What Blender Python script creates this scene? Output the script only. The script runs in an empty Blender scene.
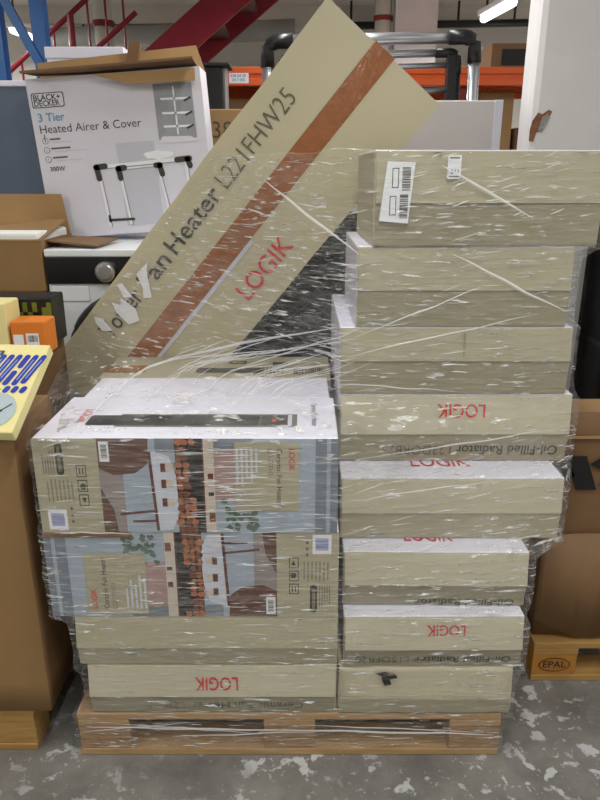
import bpy, bmesh, math, random
import numpy as np
from mathutils import Vector, Matrix, Euler, noise

random.seed(7)
scene = bpy.context.scene
COL = scene.collection
PI = math.pi

# ------------------------------------------------------------------ camera
cam_data = bpy.data.cameras.new('camera')
cam_data.sensor_fit = 'VERTICAL'
cam_data.sensor_height = 24.0
cam_data.lens = 24.0 * 680.0 / 800.0
cam_data.clip_start = 0.05
cam = bpy.data.objects.new('camera', cam_data)
COL.objects.link(cam)
cam.location = (0, 0, 1.54)
cam.rotation_euler = (PI / 2 - math.atan(0.335), 0, 0)
scene.camera = cam

# ------------------------------------------------------------------ world, exposure
world = bpy.data.worlds.new('world')
scene.world = world
world.use_nodes = True
bg = world.node_tree.nodes['Background']
bg.inputs[0].default_value = (0.82, 0.88, 1.0, 1)
bg.inputs[1].default_value = 0.3
vs = scene.view_settings
vs.view_transform = 'Standard'
vs.look = 'None'
vs.gamma = 1.0
vs.use_curve_mapping = False
vs.exposure = -0.53
scene.cycles.use_denoising = True
scene.cycles.max_bounces = 7
scene.cycles.transparent_max_bounces = 16
scene.cycles.sample_clamp_indirect = 4.0

LAMP_W = 34.0          # watts of each ceiling fluorescent
LAMP_SPOTS = [(x, y) for x in (-2.4, 0.15, 2.7) for y in (-1.9, 0.5, 2.9, 5.2)] + [(-3.75, 7.0), (3.75, 7.0)]  # the last two are unseen lamps added to brighten the background

# ------------------------------------------------------------------ helpers
def lin(c):
    return tuple(((v / 255.0) / 12.92 if v / 255.0 <= 0.04045 else ((v / 255.0 + 0.055) / 1.055) ** 2.4) for v in c)

def mat(name, rgb, rough=0.6, var=0.06, scale=9.0, bump=0.0, bscale=60.0, metal=0.0, stretch=(1, 1, 1), emit=0.0, spec=0.4):
    m = bpy.data.materials.new(name)
    m.use_nodes = True
    nt = m.node_tree
    b = nt.nodes['Principled BSDF']
    b.inputs['Roughness'].default_value = rough
    b.inputs['Metallic'].default_value = metal
    b.inputs['Specular IOR Level'].default_value = spec
    c = lin(rgb)
    tc = nt.nodes.new('ShaderNodeTexCoord')
    mp = nt.nodes.new('ShaderNodeMapping')
    mp.inputs['Scale'].default_value = stretch
    nt.links.new(tc.outputs['Object'], mp.inputs['Vector'])
    if var > 0:
        n = nt.nodes.new('ShaderNodeTexNoise')
        n.inputs['Scale'].default_value = scale
        n.inputs['Detail'].default_value = 5
        nt.links.new(mp.outputs[0], n.inputs['Vector'])
        r = nt.nodes.new('ShaderNodeValToRGB')
        r.color_ramp.elements[0].position = 0.3
        r.color_ramp.elements[1].position = 0.7
        r.color_ramp.elements[0].color = tuple(v * (1 - var) for v in c) + (1,)
        r.color_ramp.elements[1].color = tuple(min(1, v * (1 + var)) for v in c) + (1,)
        nt.links.new(n.outputs['Fac'], r.inputs['Fac'])
        nt.links.new(r.outputs[0], b.inputs['Base Color'])
    else:
        b.inputs['Base Color'].default_value = c + (1,)
    if bump > 0:
        n2 = nt.nodes.new('ShaderNodeTexNoise')
        n2.inputs['Scale'].default_value = bscale
        n2.inputs['Detail'].default_value = 3
        nt.links.new(mp.outputs[0], n2.inputs['Vector'])
        bp = nt.nodes.new('ShaderNodeBump')
        bp.inputs['Strength'].default_value = bump
        bp.inputs['Distance'].default_value = 0.01
        nt.links.new(n2.outputs['Fac'], bp.inputs['Height'])
        nt.links.new(bp.outputs[0], b.inputs['Normal'])
    if emit > 0:
        b.inputs['Emission Color'].default_value = (1, 1, 1, 1)
        b.inputs['Emission Strength'].default_value = emit
    return m

def put(name, bm, mats, parent=None, smooth=False):
    me = bpy.data.meshes.new(name)
    bmesh.ops.recalc_face_normals(bm, faces=bm.faces)
    bm.to_mesh(me)
    bm.free()
    for m in (mats if isinstance(mats, (list, tuple)) else [mats]):
        me.materials.append(m)
    if smooth:
        for p in me.polygons:
            p.use_smooth = True
    o = bpy.data.objects.new(name, me)
    COL.objects.link(o)
    if parent:
        o.parent = parent
    return o

def tag(o, label=None, cat=None, group=None, kind=None):
    if label: o['label'] = label
    if cat: o['category'] = cat
    if group: o['group'] = group
    if kind: o['kind'] = kind
    return o

def thing(name, label, cat, loc=(0, 0, 0), rot=(0, 0, 0), group=None):
    o = bpy.data.objects.new(name, None)
    o.empty_display_size = 0.05
    COL.objects.link(o)
    o.location = loc
    o.rotation_euler = rot
    return tag(o, label, cat, group)

def struct(name, bm, m, parent=None):
    o = put(name, bm, m, parent)
    o['kind'] = 'structure'
    return o

def bx(bm, lo, hi, bevel=0.0, rot=None, mi=0):
    """box from corner lo to corner hi, optionally rotated about its centre"""
    lo = Vector(lo); hi = Vector(hi)
    c = (lo + hi) / 2; s = hi - lo
    M = Matrix.Translation(c)
    if rot: M = M @ Euler(rot).to_matrix().to_4x4()
    r = bmesh.ops.create_cube(bm, size=1, matrix=M @ Matrix.Diagonal((s.x, s.y, s.z, 1)))
    vs_ = r['verts']
    if bevel > 0:
        es = list({e for v in vs_ for e in v.link_edges})
        r = bmesh.ops.bevel(bm, geom=es, offset=bevel, segments=2, affect='EDGES', profile=0.5)
    return bm

def BX(lo, hi, bevel=0.0, rot=None):
    return bx(bmesh.new(), lo, hi, bevel, rot)

def hexa(bm, p):
    v = [bm.verts.new(q) for q in p]
    for f in ((0, 1, 2, 3), (7, 6, 5, 4), (0, 4, 5, 1), (1, 5, 6, 2), (2, 6, 7, 3), (3, 7, 4, 0)):
        bm.faces.new([v[i] for i in f])
    return bm

def tube(bm, pts, r, n=10, caps=True):
    pts = [Vector(p) for p in pts]
    rings = []
    for i, p in enumerate(pts):
        if i == 0: d = pts[1] - p
        elif i == len(pts) - 1: d = p - pts[i - 1]
        else: d = (pts[i + 1] - p).normalized() + (p - pts[i - 1]).normalized()
        d.normalize()
        a = d.cross(Vector((0, 0, 1)) if abs(d.z) < 0.9 else Vector((0, 1, 0))).normalized()
        b = d.cross(a)
        rr = r[i] if isinstance(r, (list, tuple)) else r
        rings.append([bm.verts.new(p + (a * math.cos(t) + b * math.sin(t)) * rr) for t in (2 * PI * k / n for k in range(n))])
    for A, B in zip(rings, rings[1:]):
        for k in range(n):
            bm.faces.new((A[k], A[(k + 1) % n], B[(k + 1) % n], B[k]))
    if caps:
        bm.faces.new(rings[0]); bm.faces.new(rings[-1])
    return bm

def bar(bm, a, b, w, t):
    """rectangular bar from a to b in an XZ plane, width w across in that plane, thickness t in Y"""
    a = Vector(a); b = Vector(b)
    d = (b - a).normalized()
    n = Vector((0, 1, 0))
    s = d.cross(n).normalized() * w / 2
    n = n * t / 2
    return hexa(bm, [a - s - n, a + s - n, b + s - n, b - s - n, a - s + n, a + s + n, b + s + n, b - s + n])

_txt = {}
def text_polys(s, bold=0.0):
    key = (s, bold)
    if key in _txt: return _txt[key]
    cu = bpy.data.curves.new('lettering', 'FONT')
    cu.body = s
    cu.size = 1.0
    cu.offset = bold
    cu.resolution_u = 3
    ob = bpy.data.objects.new('lettering_tmp', cu)
    COL.objects.link(ob)
    dg = bpy.context.evaluated_depsgraph_get()
    me = bpy.data.meshes.new_from_object(ob.evaluated_get(dg))
    vv = [(v.co.x, v.co.y) for v in me.vertices]
    ff = [tuple(p.vertices) for p in me.polygons]
    bpy.data.objects.remove(ob); bpy.data.curves.remove(cu); bpy.data.meshes.remove(me)
    x0 = min(v[0] for v in vv); x1 = max(v[0] for v in vv)
    y1 = max(v[1] for v in vv); y0 = min(0, min(v[1] for v in vv))
    _txt[key] = (vv, ff, x0, x1, y0, y1)
    return _txt[key]

class Print:
    """flat ink on one face of a thing: u, v in metres from the face's origin"""
    def __init__(self, parent, o, u, v, name='printed_artwork', lift=0.0012):
        self.par = parent; self.o = Vector(o); self.u = Vector(u).normalized(); self.v = Vector(v).normalized()
        self.n = self.u.cross(self.v).normalized()
        self.vs = []; self.fs = []; self.mi = []; self.mats = []; self.lift = lift; self.name = name
    def P(self, x, y, k):
        return self.o + self.u * x + self.v * y + self.n * (self.lift + 0.00025 * k)
    def m(self, m):
        if m not in self.mats: self.mats.append(m)
        return self.mats.index(m)
    def poly(self, pts, m, k=0):
        i = len(self.vs)
        self.vs += [self.P(x, y, k) for x, y in pts]
        self.fs.append(tuple(range(i, i + len(pts)))); self.mi.append(self.m(m))
    def rect(self, x0, y0, x1, y1, m, k=0, r=0.0):
        if r > 0:
            pts = []
            for cx, cy, a in ((x1 - r, y1 - r, 0), (x0 + r, y1 - r, 90), (x0 + r, y0 + r, 180), (x1 - r, y0 + r, 270)):
                for q in range(0, 91, 30):
                    t = math.radians(a + q); pts.append((cx + r * math.cos(t), cy + r * math.sin(t)))
            self.poly(pts, m, k)
        else:
            self.poly([(x0, y0), (x1, y0), (x1, y1), (x0, y1)], m, k)
    def bar(self, a, b, w, m, k=0, round_=False):
        a = Vector(a); b = Vector(b); d = (b - a).normalized(); s = Vector((-d.y, d.x)) * w / 2
        if round_:
            pts = []
            ang = math.atan2(d.y, d.x)
            for c, off in ((b, -90), (a, 90)):
                for q in range(0, 181, 30):
                    t = ang + math.radians(off + q)
                    pts.append((c.x + w / 2 * math.cos(t), c.y + w / 2 * math.sin(t)))
            self.poly(pts, m, k)
        else:
            self.poly([tuple(a - s), tuple(b - s), tuple(b + s), tuple(a + s)], m, k)
    def ell(self, cx, cy, rx, ry, m, k=0, n=28, rot=0.0):
        c, s = math.cos(rot), math.sin(rot)
        self.poly([(cx + rx * math.cos(t) * c - ry * math.sin(t) * s, cy + rx * math.cos(t) * s + ry * math.sin(t) * c)
                   for t in (2 * PI * q / n for q in range(n))], m, k)
    def blob(self, cx, cy, rx, ry, m, k=0, n=14, jag=0.3, seed=1):
        R = random.Random(seed)
        self.poly([(cx + rx * math.cos(t) * (1 - jag * R.random()), cy + ry * math.sin(t) * (1 - jag * R.random()))
                   for t in (2 * PI * q / n for q in range(n))], m, k)
    def text(self, s, x, y, width, m, k=1, rot=0.0, bold=0.0, height=None):
        """text whose lower left ink corner sits at (x, y), scaled to a given ink width"""
        vv, ff, x0, x1, y0, y1 = text_polys(s, bold)
        sc = width / (x1 - x0)
        sy = height / y1 if height else sc
        c, sn = math.cos(rot), math.sin(rot)
        i = len(self.vs)
        for a, b in vv:
            px = (a - x0) * sc; py = b * sy
            self.vs.append(self.P(x + px * c - py * sn, y + px * sn + py * c, k))
        j = self.m(m)
        for f in ff:
            self.fs.append(tuple(i + q for q in f)); self.mi.append(j)
    def barcode(self, x0, y0, x1, y1, m, k=2, seed=1, vertical=False):
        R = random.Random(seed)
        L = (y1 - y0) if vertical else (x1 - x0)
        t = 0
        while t < L * 0.97:
            w = L * R.choice((0.02, 0.03, 0.05))
            if vertical: self.rect(x0, y0 + t, x1, min(y1, y0 + t + w), m, k)
            else: self.rect(x0 + t, y0, min(x1, x0 + t + w), y1, m, k)
            t += w + L * R.choice((0.02, 0.03, 0.045))
    def done(self, label=None):
        me = bpy.data.meshes.new(self.name)
        me.from_pydata([tuple(v) for v in self.vs], [], self.fs)
        for m in self.mats: me.materials.append(m)
        for p, i in zip(me.polygons, self.mi): p.material_index = i
        o = bpy.data.objects.new(self.name, me)
        COL.objects.link(o)
        o.parent = self.par
        if label: o['label'] = label
        return o

# ------------------------------------------------------------------ materials
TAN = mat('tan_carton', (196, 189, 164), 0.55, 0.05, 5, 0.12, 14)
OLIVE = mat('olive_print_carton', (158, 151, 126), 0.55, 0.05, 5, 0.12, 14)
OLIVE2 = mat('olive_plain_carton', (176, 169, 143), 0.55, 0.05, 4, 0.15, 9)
PALE = mat('pale_cream_carton', (205, 196, 168), 0.6, 0.06, 5, 0.2, 12)
WHITE = mat('white_gloss_carton', (232, 232, 246), 0.35, 0.02, 5, 0.05, 14)
LILAC = mat('white_side_carton', (205, 205, 218), 0.4, 0.03, 5)
KRAFT = mat('kraft_cardboard', (146, 114, 74), 0.7, 0.07, 6, 0.12, 20)
KRAFT_D = mat('brown_cardboard', (122, 92, 62), 0.7, 0.07, 6, 0.12, 18)
KRAFT_L = mat('light_cardboard', (166, 132, 88), 0.7, 0.06, 6, 0.1, 20)
TAPE = mat('brown_packing_tape', (150, 92, 52), 0.2, 0.1, 30, 0.15, 40, spec=0.6)
RED = mat('red_ink', (206, 44, 42), 0.5, 0.0)
REDT = mat('pale_red_ink', (222, 120, 116), 0.5, 0.0)
INK = mat('dark_grey_ink', (62, 60, 54), 0.5, 0.0)
INKL = mat('light_grey_ink', (98, 94, 82), 0.5, 0.0)
INKO = mat('olive_ink', (128, 122, 100), 0.5, 0.0)
BLACK = mat('black_ink', (26, 25, 25), 0.5, 0.0)
LABEL = mat('white_sticker', (236, 238, 242), 0.4, 0.0)
PHOTO_BROWN = mat('print_brown_floor', (104, 72, 58), 0.4, 0.12, 25)
PHOTO_BLUE = mat('print_blue_grey', (164, 176, 190), 0.4, 0.08, 18)
PHOTO_BAND = mat('print_grey_band', (124, 132, 144), 0.4, 0.04, 18)
PHOTO_PINK = mat('print_pinkish_wall', (176, 146, 140), 0.4, 0.1, 20)
PHOTO_TABLE = mat('print_white_table', (206, 210, 222), 0.4, 0.03, 18)
PHOTO_LEG = mat('print_table_leg', (104, 52, 40), 0.4, 0.05, 18)
PHOTO_LOG = mat('print_firewood', (172, 104, 66), 0.4, 0.18, 60)
PHOTO_LOG2 = mat('print_dark_firewood', (128, 74, 48), 0.4, 0.18, 60)
PHOTO_DARK = mat('print_dark_shelf', (40, 34, 32), 0.4, 0.0)
PHOTO_SHELF = mat('print_pale_shelf', (208, 196, 182), 0.4, 0.03, 18)
PHOTO_FLOOR = mat('print_grey_brown_floor', (150, 140, 138), 0.4, 0.1, 14)
PHOTO_GREEN = mat('print_green_plant', (86, 108, 92), 0.4, 0.15, 60)
WOOD = mat('pallet_wood', (176, 143, 102), 0.75, 0.14, 6, 0.2, 18, stretch=(1.2, 9, 9))
WOOD_D = mat('pallet_block_wood', (156, 122, 82), 0.8, 0.16, 9, 0.25, 20, stretch=(3, 8, 8))
WOOD_Y = mat('yellow_pallet_wood', (170, 132, 76), 0.75, 0.14, 7, 0.2, 18, stretch=(1.2, 9, 9))
BLK = mat('black_plastic', (22, 22, 24), 0.35, 0.05)
BLK_R = mat('black_matt_wrap', (14, 14, 16), 0.5, 0.2, 12, 0.5, 14)
STEEL = mat('brushed_steel', (178, 180, 184), 0.3, 0.03, 20, metal=0.85)
CHROME = mat('chrome', (205, 206, 210), 0.22, 0.0, metal=1.0)
ENAMEL = mat('white_enamel', (232, 236, 240), 0.25, 0.02)
ORANGE = mat('orange_rack_paint', (226, 96, 38), 0.4, 0.06)
ORANGE_B = mat('orange_carton', (224, 128, 44), 0.5, 0.04)
YELLOW = mat('pale_yellow_carton', (236, 224, 158), 0.45, 0.03)
BLUEINK = mat('royal_blue_ink', (36, 58, 168), 0.4, 0.0)
GREYINK = mat('pale_grey_blue_ink', (176, 192, 196), 0.4, 0.0)
GREEN = mat('olive_green_print', (110, 118, 40), 0.5, 0.0)
RACKBLUE = mat('blue_rack_paint', (24, 92, 160), 0.4, 0.06)
STAIRRED = mat('dark_red_paint', (116, 20, 32), 0.4, 0.08)
STAIRTREAD = mat('brown_stair_tread', (82, 44, 42), 0.6, 0.1)
RACKRED = mat('dark_red_rack_paint', (126, 38, 30), 0.5, 0.06)
FOAM = mat('white_foam', (236, 236, 234), 0.8, 0.02, 30, 0.1, 60)
GREYBOX = mat('grey_lilac_carton', (196, 190, 190), 0.5, 0.03, 4)
BLUEGREY = mat('blue_grey_carton', (92, 104, 124), 0.4, 0.3, 1.6)
AIRER = mat('white_airer_carton', (218, 216, 226), 0.45, 0.03, 4, 0.06, 8)
AIRTXT = mat('blue_heading_ink', (106, 152, 190), 0.5, 0.0)
AIRGREY = mat('grey_picture_ink', (152, 154, 160), 0.5, 0.08, 30)
AIRSHADE = mat('pale_grey_picture_ink', (196, 196, 206), 0.5, 0.0)
PLASTERW = mat('white_painted_plaster', (214, 212, 212), 0.7, 0.05, 5, 0.15, 12)
CHIP = mat('exposed_brown_filler', (136, 92, 64), 0.8, 0.25, 40, 0.4, 60)
CHIPG = mat('grey_cement', (146, 144, 142), 0.8, 0.1, 40, 0.4, 60)
WALLM = mat('pale_wall_paint', (214, 212, 206), 0.8, 0.05, 1.5)
CEILM = mat('ceiling_paint', (206, 202, 192), 0.85, 0.1, 1.2)
PIPEW = mat('white_pipe_paint', (224, 222, 214), 0.5, 0.05)
PIPEG = mat('grey_pipe_lagging', (156, 156, 152), 0.5, 0.12, 4)
TUBE = mat('fluorescent_tube', (255, 255, 255), 0.4, 0.0, emit=6.0)

# concrete floor with flakes of white paint
FLOOR = bpy.data.materials.new('worn_concrete')
FLOOR.use_nodes = True
nt = FLOOR.node_tree
b = nt.nodes['Principled BSDF']
b.inputs['Roughness'].default_value = 0.45
tc = nt.nodes.new('ShaderNodeTexCoord')
def tex(scale, detail=6, rough=0.6, dist=0.0):
    n = nt.nodes.new('ShaderNodeTexNoise')
    n.inputs['Scale'].default_value = scale
    n.inputs['Detail'].default_value = detail
    n.inputs['Roughness'].default_value = rough
    n.inputs['Distortion'].default_value = dist
    nt.links.new(tc.outputs['Object'], n.inputs['Vector'])
    return n
def ramp(src, p0, c0, p1, c1):
    r = nt.nodes.new('ShaderNodeValToRGB')
    r.color_ramp.elements[0].position = p0; r.color_ramp.elements[0].color = c0
    r.color_ramp.elements[1].position = p1; r.color_ramp.elements[1].color = c1
    nt.links.new(src, r.inputs[0])
    return r
base = ramp(tex(5, 8, 0.65).outputs['Fac'], 0.3, lin((104, 102, 98)) + (1,), 0.72, lin((146, 144, 139)) + (1,))
flake2 = ramp(tex(46, 5, 0.6, 0.2).outputs['Fac'], 0.62, (0, 0, 0, 1), 0.65, (0.7, 0.7, 0.7, 1))
flake = ramp(tex(17, 6, 0.6, 0.25).outputs['Fac'], 0.565, (0, 0, 0, 1), 0.60, (1, 1, 1, 1))
zone = ramp(tex(3.2, 3).outputs['Fac'], 0.38, (0, 0, 0, 1), 0.55, (0.85, 0.85, 0.85, 1))
mul = nt.nodes.new('ShaderNodeMath'); mul.operation = 'MULTIPLY'
fadd = nt.nodes.new('ShaderNodeMath'); fadd.operation = 'ADD'; fadd.use_clamp = True
nt.links.new(flake.outputs[0], fadd.inputs[0]); nt.links.new(flake2.outputs[0], fadd.inputs[1])
nt.links.new(fadd.outputs[0], mul.inputs[0]); nt.links.new(zone.outputs[0], mul.inputs[1])
mx = nt.nodes.new('ShaderNodeMixRGB')
nt.links.new(mul.outputs[0], mx.inputs[0]); nt.links.new(base.outputs[0], mx.inputs[1])
mx.inputs[2].default_value = lin((206, 208, 210)) + (1,)
nt.links.new(mx.outputs[0], b.inputs['Base Color'])
bp = nt.nodes.new('ShaderNodeBump'); bp.inputs['Strength'].default_value = 0.25; bp.inputs['Distance'].default_value = 0.01
nt.links.new(tex(70, 4).outputs['Fac'], bp.inputs['Height'])
nt.links.new(bp.outputs[0], b.inputs['Normal'])

# clear stretch film: mostly see-through, with stretched wrinkles; glints are painted in as white streaks
FILM = bpy.data.materials.new('clear_stretch_film')
FILM.use_nodes = True
nt = FILM.node_tree
nt.nodes.remove(nt.nodes['Principled BSDF'])
out = nt.nodes['Material Output']
tc = nt.nodes.new('ShaderNodeTexCoord')
def wr(stretch, scale, rot=(0, 0, 0)):
    mp = nt.nodes.new('ShaderNodeMapping')
    mp.inputs['Scale'].default_value = stretch
    mp.inputs['Rotation'].default_value = rot
    nt.links.new(tc.outputs['Object'], mp.inputs['Vector'])
    n = nt.nodes.new('ShaderNodeTexNoise')
    n.inputs['Scale'].default_value = scale; n.inputs['Detail'].default_value = 4; n.inputs['Distortion'].default_value = 0.4
    nt.links.new(mp.outputs[0], n.inputs['Vector'])
    return n.outputs['Fac']
def mth(op, a, b_):
    n = nt.nodes.new('ShaderNodeMath'); n.operation = op; n.use_clamp = False
    for k, q in enumerate((a, b_)):
        if isinstance(q, (int, float)): n.inputs[k].default_value = q
        else: nt.links.new(q, n.inputs[k])
    return n.outputs[0]
def grey(src, p0, v0, p1, v1):
    r = ramp(src, p0, (v0, v0, v0, 1), p1, (v1, v1, v1, 1))
    return r.outputs[0]
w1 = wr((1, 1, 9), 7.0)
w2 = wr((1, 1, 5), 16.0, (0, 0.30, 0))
w3 = wr((1, 1, 13), 13.0, (0, 0.04, 0))       # level painted glints
w4 = wr((1, 1, 6.0), 19.0, (0, 0.36, 0))      # slanting painted glints
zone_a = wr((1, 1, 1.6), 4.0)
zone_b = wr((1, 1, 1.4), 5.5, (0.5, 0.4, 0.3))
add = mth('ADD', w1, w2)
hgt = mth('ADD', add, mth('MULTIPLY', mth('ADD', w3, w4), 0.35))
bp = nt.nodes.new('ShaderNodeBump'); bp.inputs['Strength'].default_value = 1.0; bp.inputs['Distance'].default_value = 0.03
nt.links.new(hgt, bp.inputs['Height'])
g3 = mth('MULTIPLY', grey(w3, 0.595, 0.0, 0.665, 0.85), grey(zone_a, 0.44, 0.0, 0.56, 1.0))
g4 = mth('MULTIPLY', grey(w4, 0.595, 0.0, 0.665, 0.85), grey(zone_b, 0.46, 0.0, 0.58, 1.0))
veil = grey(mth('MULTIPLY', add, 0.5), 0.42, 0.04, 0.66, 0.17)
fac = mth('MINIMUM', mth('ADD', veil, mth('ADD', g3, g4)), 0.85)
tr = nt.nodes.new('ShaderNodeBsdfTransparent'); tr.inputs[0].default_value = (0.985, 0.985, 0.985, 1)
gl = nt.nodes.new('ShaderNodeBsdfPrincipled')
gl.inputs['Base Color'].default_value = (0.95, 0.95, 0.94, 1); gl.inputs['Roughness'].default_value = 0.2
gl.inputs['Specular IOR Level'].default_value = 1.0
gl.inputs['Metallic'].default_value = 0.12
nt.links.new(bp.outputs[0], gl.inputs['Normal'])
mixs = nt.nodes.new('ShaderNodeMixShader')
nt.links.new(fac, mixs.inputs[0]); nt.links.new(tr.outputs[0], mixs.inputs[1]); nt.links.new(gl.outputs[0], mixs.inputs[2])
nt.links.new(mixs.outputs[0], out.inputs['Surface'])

CREASE = bpy.data.materials.new('bunched_stretch_film')
CREASE.use_nodes = True
b = CREASE.node_tree.nodes['Principled BSDF']
b.inputs['Base Color'].default_value = (0.92, 0.93, 0.93, 1)
b.inputs['Roughness'].default_value = 0.18
b.inputs['Specular IOR Level'].default_value = 0.9
b.inputs['Alpha'].default_value = 0.6
CLEAR = bpy.data.materials.new('loose_clear_film')
CLEAR.use_nodes = True
b = CLEAR.node_tree.nodes['Principled BSDF']
b.inputs['Base Color'].default_value = (0.9, 0.9, 0.9, 1)
b.inputs['Roughness'].default_value = 0.15
b.inputs['Alpha'].default_value = 0.3

# ------------------------------------------------------------------ the room
RX0, RX1, RY0, RY1, RZ = -4.2, 4.2, -4.0, 8.6, 3.12
struct('floor', BX((RX0, RY0, -0.1), (RX1, RY1, 0)), FLOOR)
struct('ceiling', BX((RX0, RY0, RZ), (RX1, RY1, RZ + 0.1)), CEILM)
struct('wall_back', BX((RX0, RY1, 0), (RX1, RY1 + 0.1, RZ)), WALLM)
struct('wall_left', BX((RX0 - 0.1, RY0, 0), (RX0, RY1, RZ)), WALLM)
struct('wall_right', BX((RX1, RY0, 0), (RX1 + 0.1, RY1, RZ)), WALLM)
struct('wall_front', BX((RX0, RY0 - 0.1, 0), (RX1, RY0, RZ)), WALLM)
# near column with a chip knocked out of it, and a second one further back
colm = struct('column', BX((0.915, 2.92, 0), (1.225, 3.09, RZ), 0.03), PLASTERW)
colm['label'] = 'white painted square column behind the right stack'
bm = bmesh.new()
def chip(bm, pts, y, t):
    f = [bm.verts.new((x, y, z)) for x, z in pts]
    g = [bm.verts.new((x, y - t, z)) for x, z in pts]
    bm.faces.new(g)
    for i in range(len(pts)):
        j = (i + 1) % len(pts)
        bm.faces.new((f[i], f[j], g[j], g[i]))
chip(bm, [(0.918, 1.70), (0.926, 1.735), (0.945, 1.765), (0.962, 1.758), (0.985, 1.775), (1.0, 1.768), (0.985, 1.735), (0.97, 1.70), (0.945, 1.69), (0.935, 1.655), (0.918, 1.66)], 2.9205, 0.002)
o = put('paint_chip', bm, CHIP, colm); o['label'] = 'brown chip where plaster is missing'
bm = bmesh.new()
chip(bm, [(0.95, 1.70), (0.962, 1.748), (0.982, 1.76), (0.992, 1.745), (0.978, 1.712), (0.965, 1.69)], 2.919, 0.002)
put('cement_chip', bm, CHIPG, colm)
struct('column', BX((0.86, 6.9, 0), (1.24, 7.25, RZ)), PLASTERW)
for i, y in enumerate((4.3, 7.7)):
    struct('trim_%d' % (i + 1), BX((RX0, y, RZ - 0.16), (RX1, y + 0.22, RZ)), CEILM)

# ------------------------------------------------------------------ ceiling lamps
for i, (x, y) in enumerate(LAMP_SPOTS):
    t = thing('ceiling_lamp', 'unseen white fluorescent batten lamp under the ceiling', 'lamp', (x, y, 0), group='fluorescent battens in rows')
    zb = 2.78
    put('housing', BX((-0.05, -0.62, zb + 0.02), (0.05, 0.62, zb + 0.075), 0.008), ENAMEL, t)
    put('fluorescent_tube', tube(bmesh.new(), [(0, -0.58, zb), (0, 0.58, zb)], 0.016), TUBE, t)
    for yy in (-0.45, 0.45):
        put('hanger', tube(bmesh.new(), [(0, yy, zb + 0.07), (0, yy, RZ)], 0.004, 6), STEEL, t)
    ld = bpy.data.lights.new('fluorescent_light', 'AREA')
    ld.shape = 'RECTANGLE'; ld.size = 0.12; ld.size_y = 1.16; ld.energy = LAMP_W; ld.color = (1.0, 0.99, 0.96)
    lo = bpy.data.objects.new('fluorescent_light', ld); COL.objects.link(lo)
    lo.location = (0, 0, zb - 0.03); lo.parent = t
for (x, y, rz, lab) in ((-2.65, 7.5, -0.11, 'slanting fluorescent lamp behind the blue rack'), (1.50, 5.83, 0.13, 'slanting fluorescent lamp hanging at upper right beside the white column')):
    t = thing('ceiling_lamp', lab, 'lamp', (x, y, 0), (0, 0, rz))
    zb, hl = (2.80, 0.38) if x < 0 else (2.70, 0.28)
    put('housing', BX((-0.05, -hl - .02, zb + 0.02), (0.05, hl + .02, zb + 0.06), 0.008), ENAMEL, t)
    put('fluorescent_tube', tube(bmesh.new(), [(0, -hl, zb), (0, hl, zb)], 0.03), TUBE, t)
    ld = bpy.data.lights.new('fluorescent_light', 'AREA')
    ld.shape = 'RECTANGLE'; ld.size = 0.1; ld.size_y = 2 * hl; ld.energy = LAMP_W * 1.5; ld.color = (1.0, 0.99, 0.96)
    lo = bpy.data.objects.new('fluorescent_light', ld); COL.objects.link(lo)
    lo.location = (0, 0, zb - 0.05); lo.parent = t
    for yy in (-hl * .8, hl * .8):
        put('hanger', tube(bmesh.new(), [(0, yy, zb + 0.06), (0, yy, RZ)], 0.01, 6), BLK, t)

# ------------------------------------------------------------------ pipes far behind
def pipe(label, pts, r, m, bands=(), hang=()):
    t = thing('service_pipe', label, 'pipe')
    put('pipe_run', tube(bmesh.new(), pts, r, 14), m, t, True)
    for a, bb in bands:
        put('band', tube(bmesh.new(), [a, bb], r * 1.18, 14), RACKRED, t)
    for hx in hang:
        put('hanger', tube(bmesh.new(), [(hx, pts[0][1], pts[0][2]), (hx, pts[0][1], RZ)], 0.012, 6), BLK, t)
    return t
pipe('white vertical pipe with a red band left of the far column', [(0.76, 7.0, 0), (0.76, 7.0, RZ)], 0.075, PIPEW, [((0.76, 7.0, 2.85), (0.76, 7.0, 2.89)), ((0.76, 7.0, 1.2), (0.76, 7.0, 1.24))])
pipe('white vertical pipe with a red band seen through the stair railing', [(-1.80, 7.0, 0), (-1.80, 7.0, RZ)], 0.085, PIPEW, [((-1.8, 7.0, 2.80), (-1.8, 7.0, 2.85)), ((-1.8, 7.0, 1.2), (-1.8, 7.0, 1.24))])
pipe('fat grey lagged pipe running level behind the red staircase', [(-2.6, 7.75, 2.83), (-0.05, 7.75, 2.92)], 0.10, PIPEG, (), (-2.2, -0.5))
pipe('thin black pipe running level under the ceiling at right', [(0.2, 7.5, 2.90), (2.3, 7.5, 2.93)], 0.035, BLK, (), (0.5, 1.55, 2.1))
pipe('thin white pipe running level along the back wall', [(-2.4, 8.57, 2.66), (2.6, 8.57, 2.66)], 0.03, PIPEW)

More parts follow.
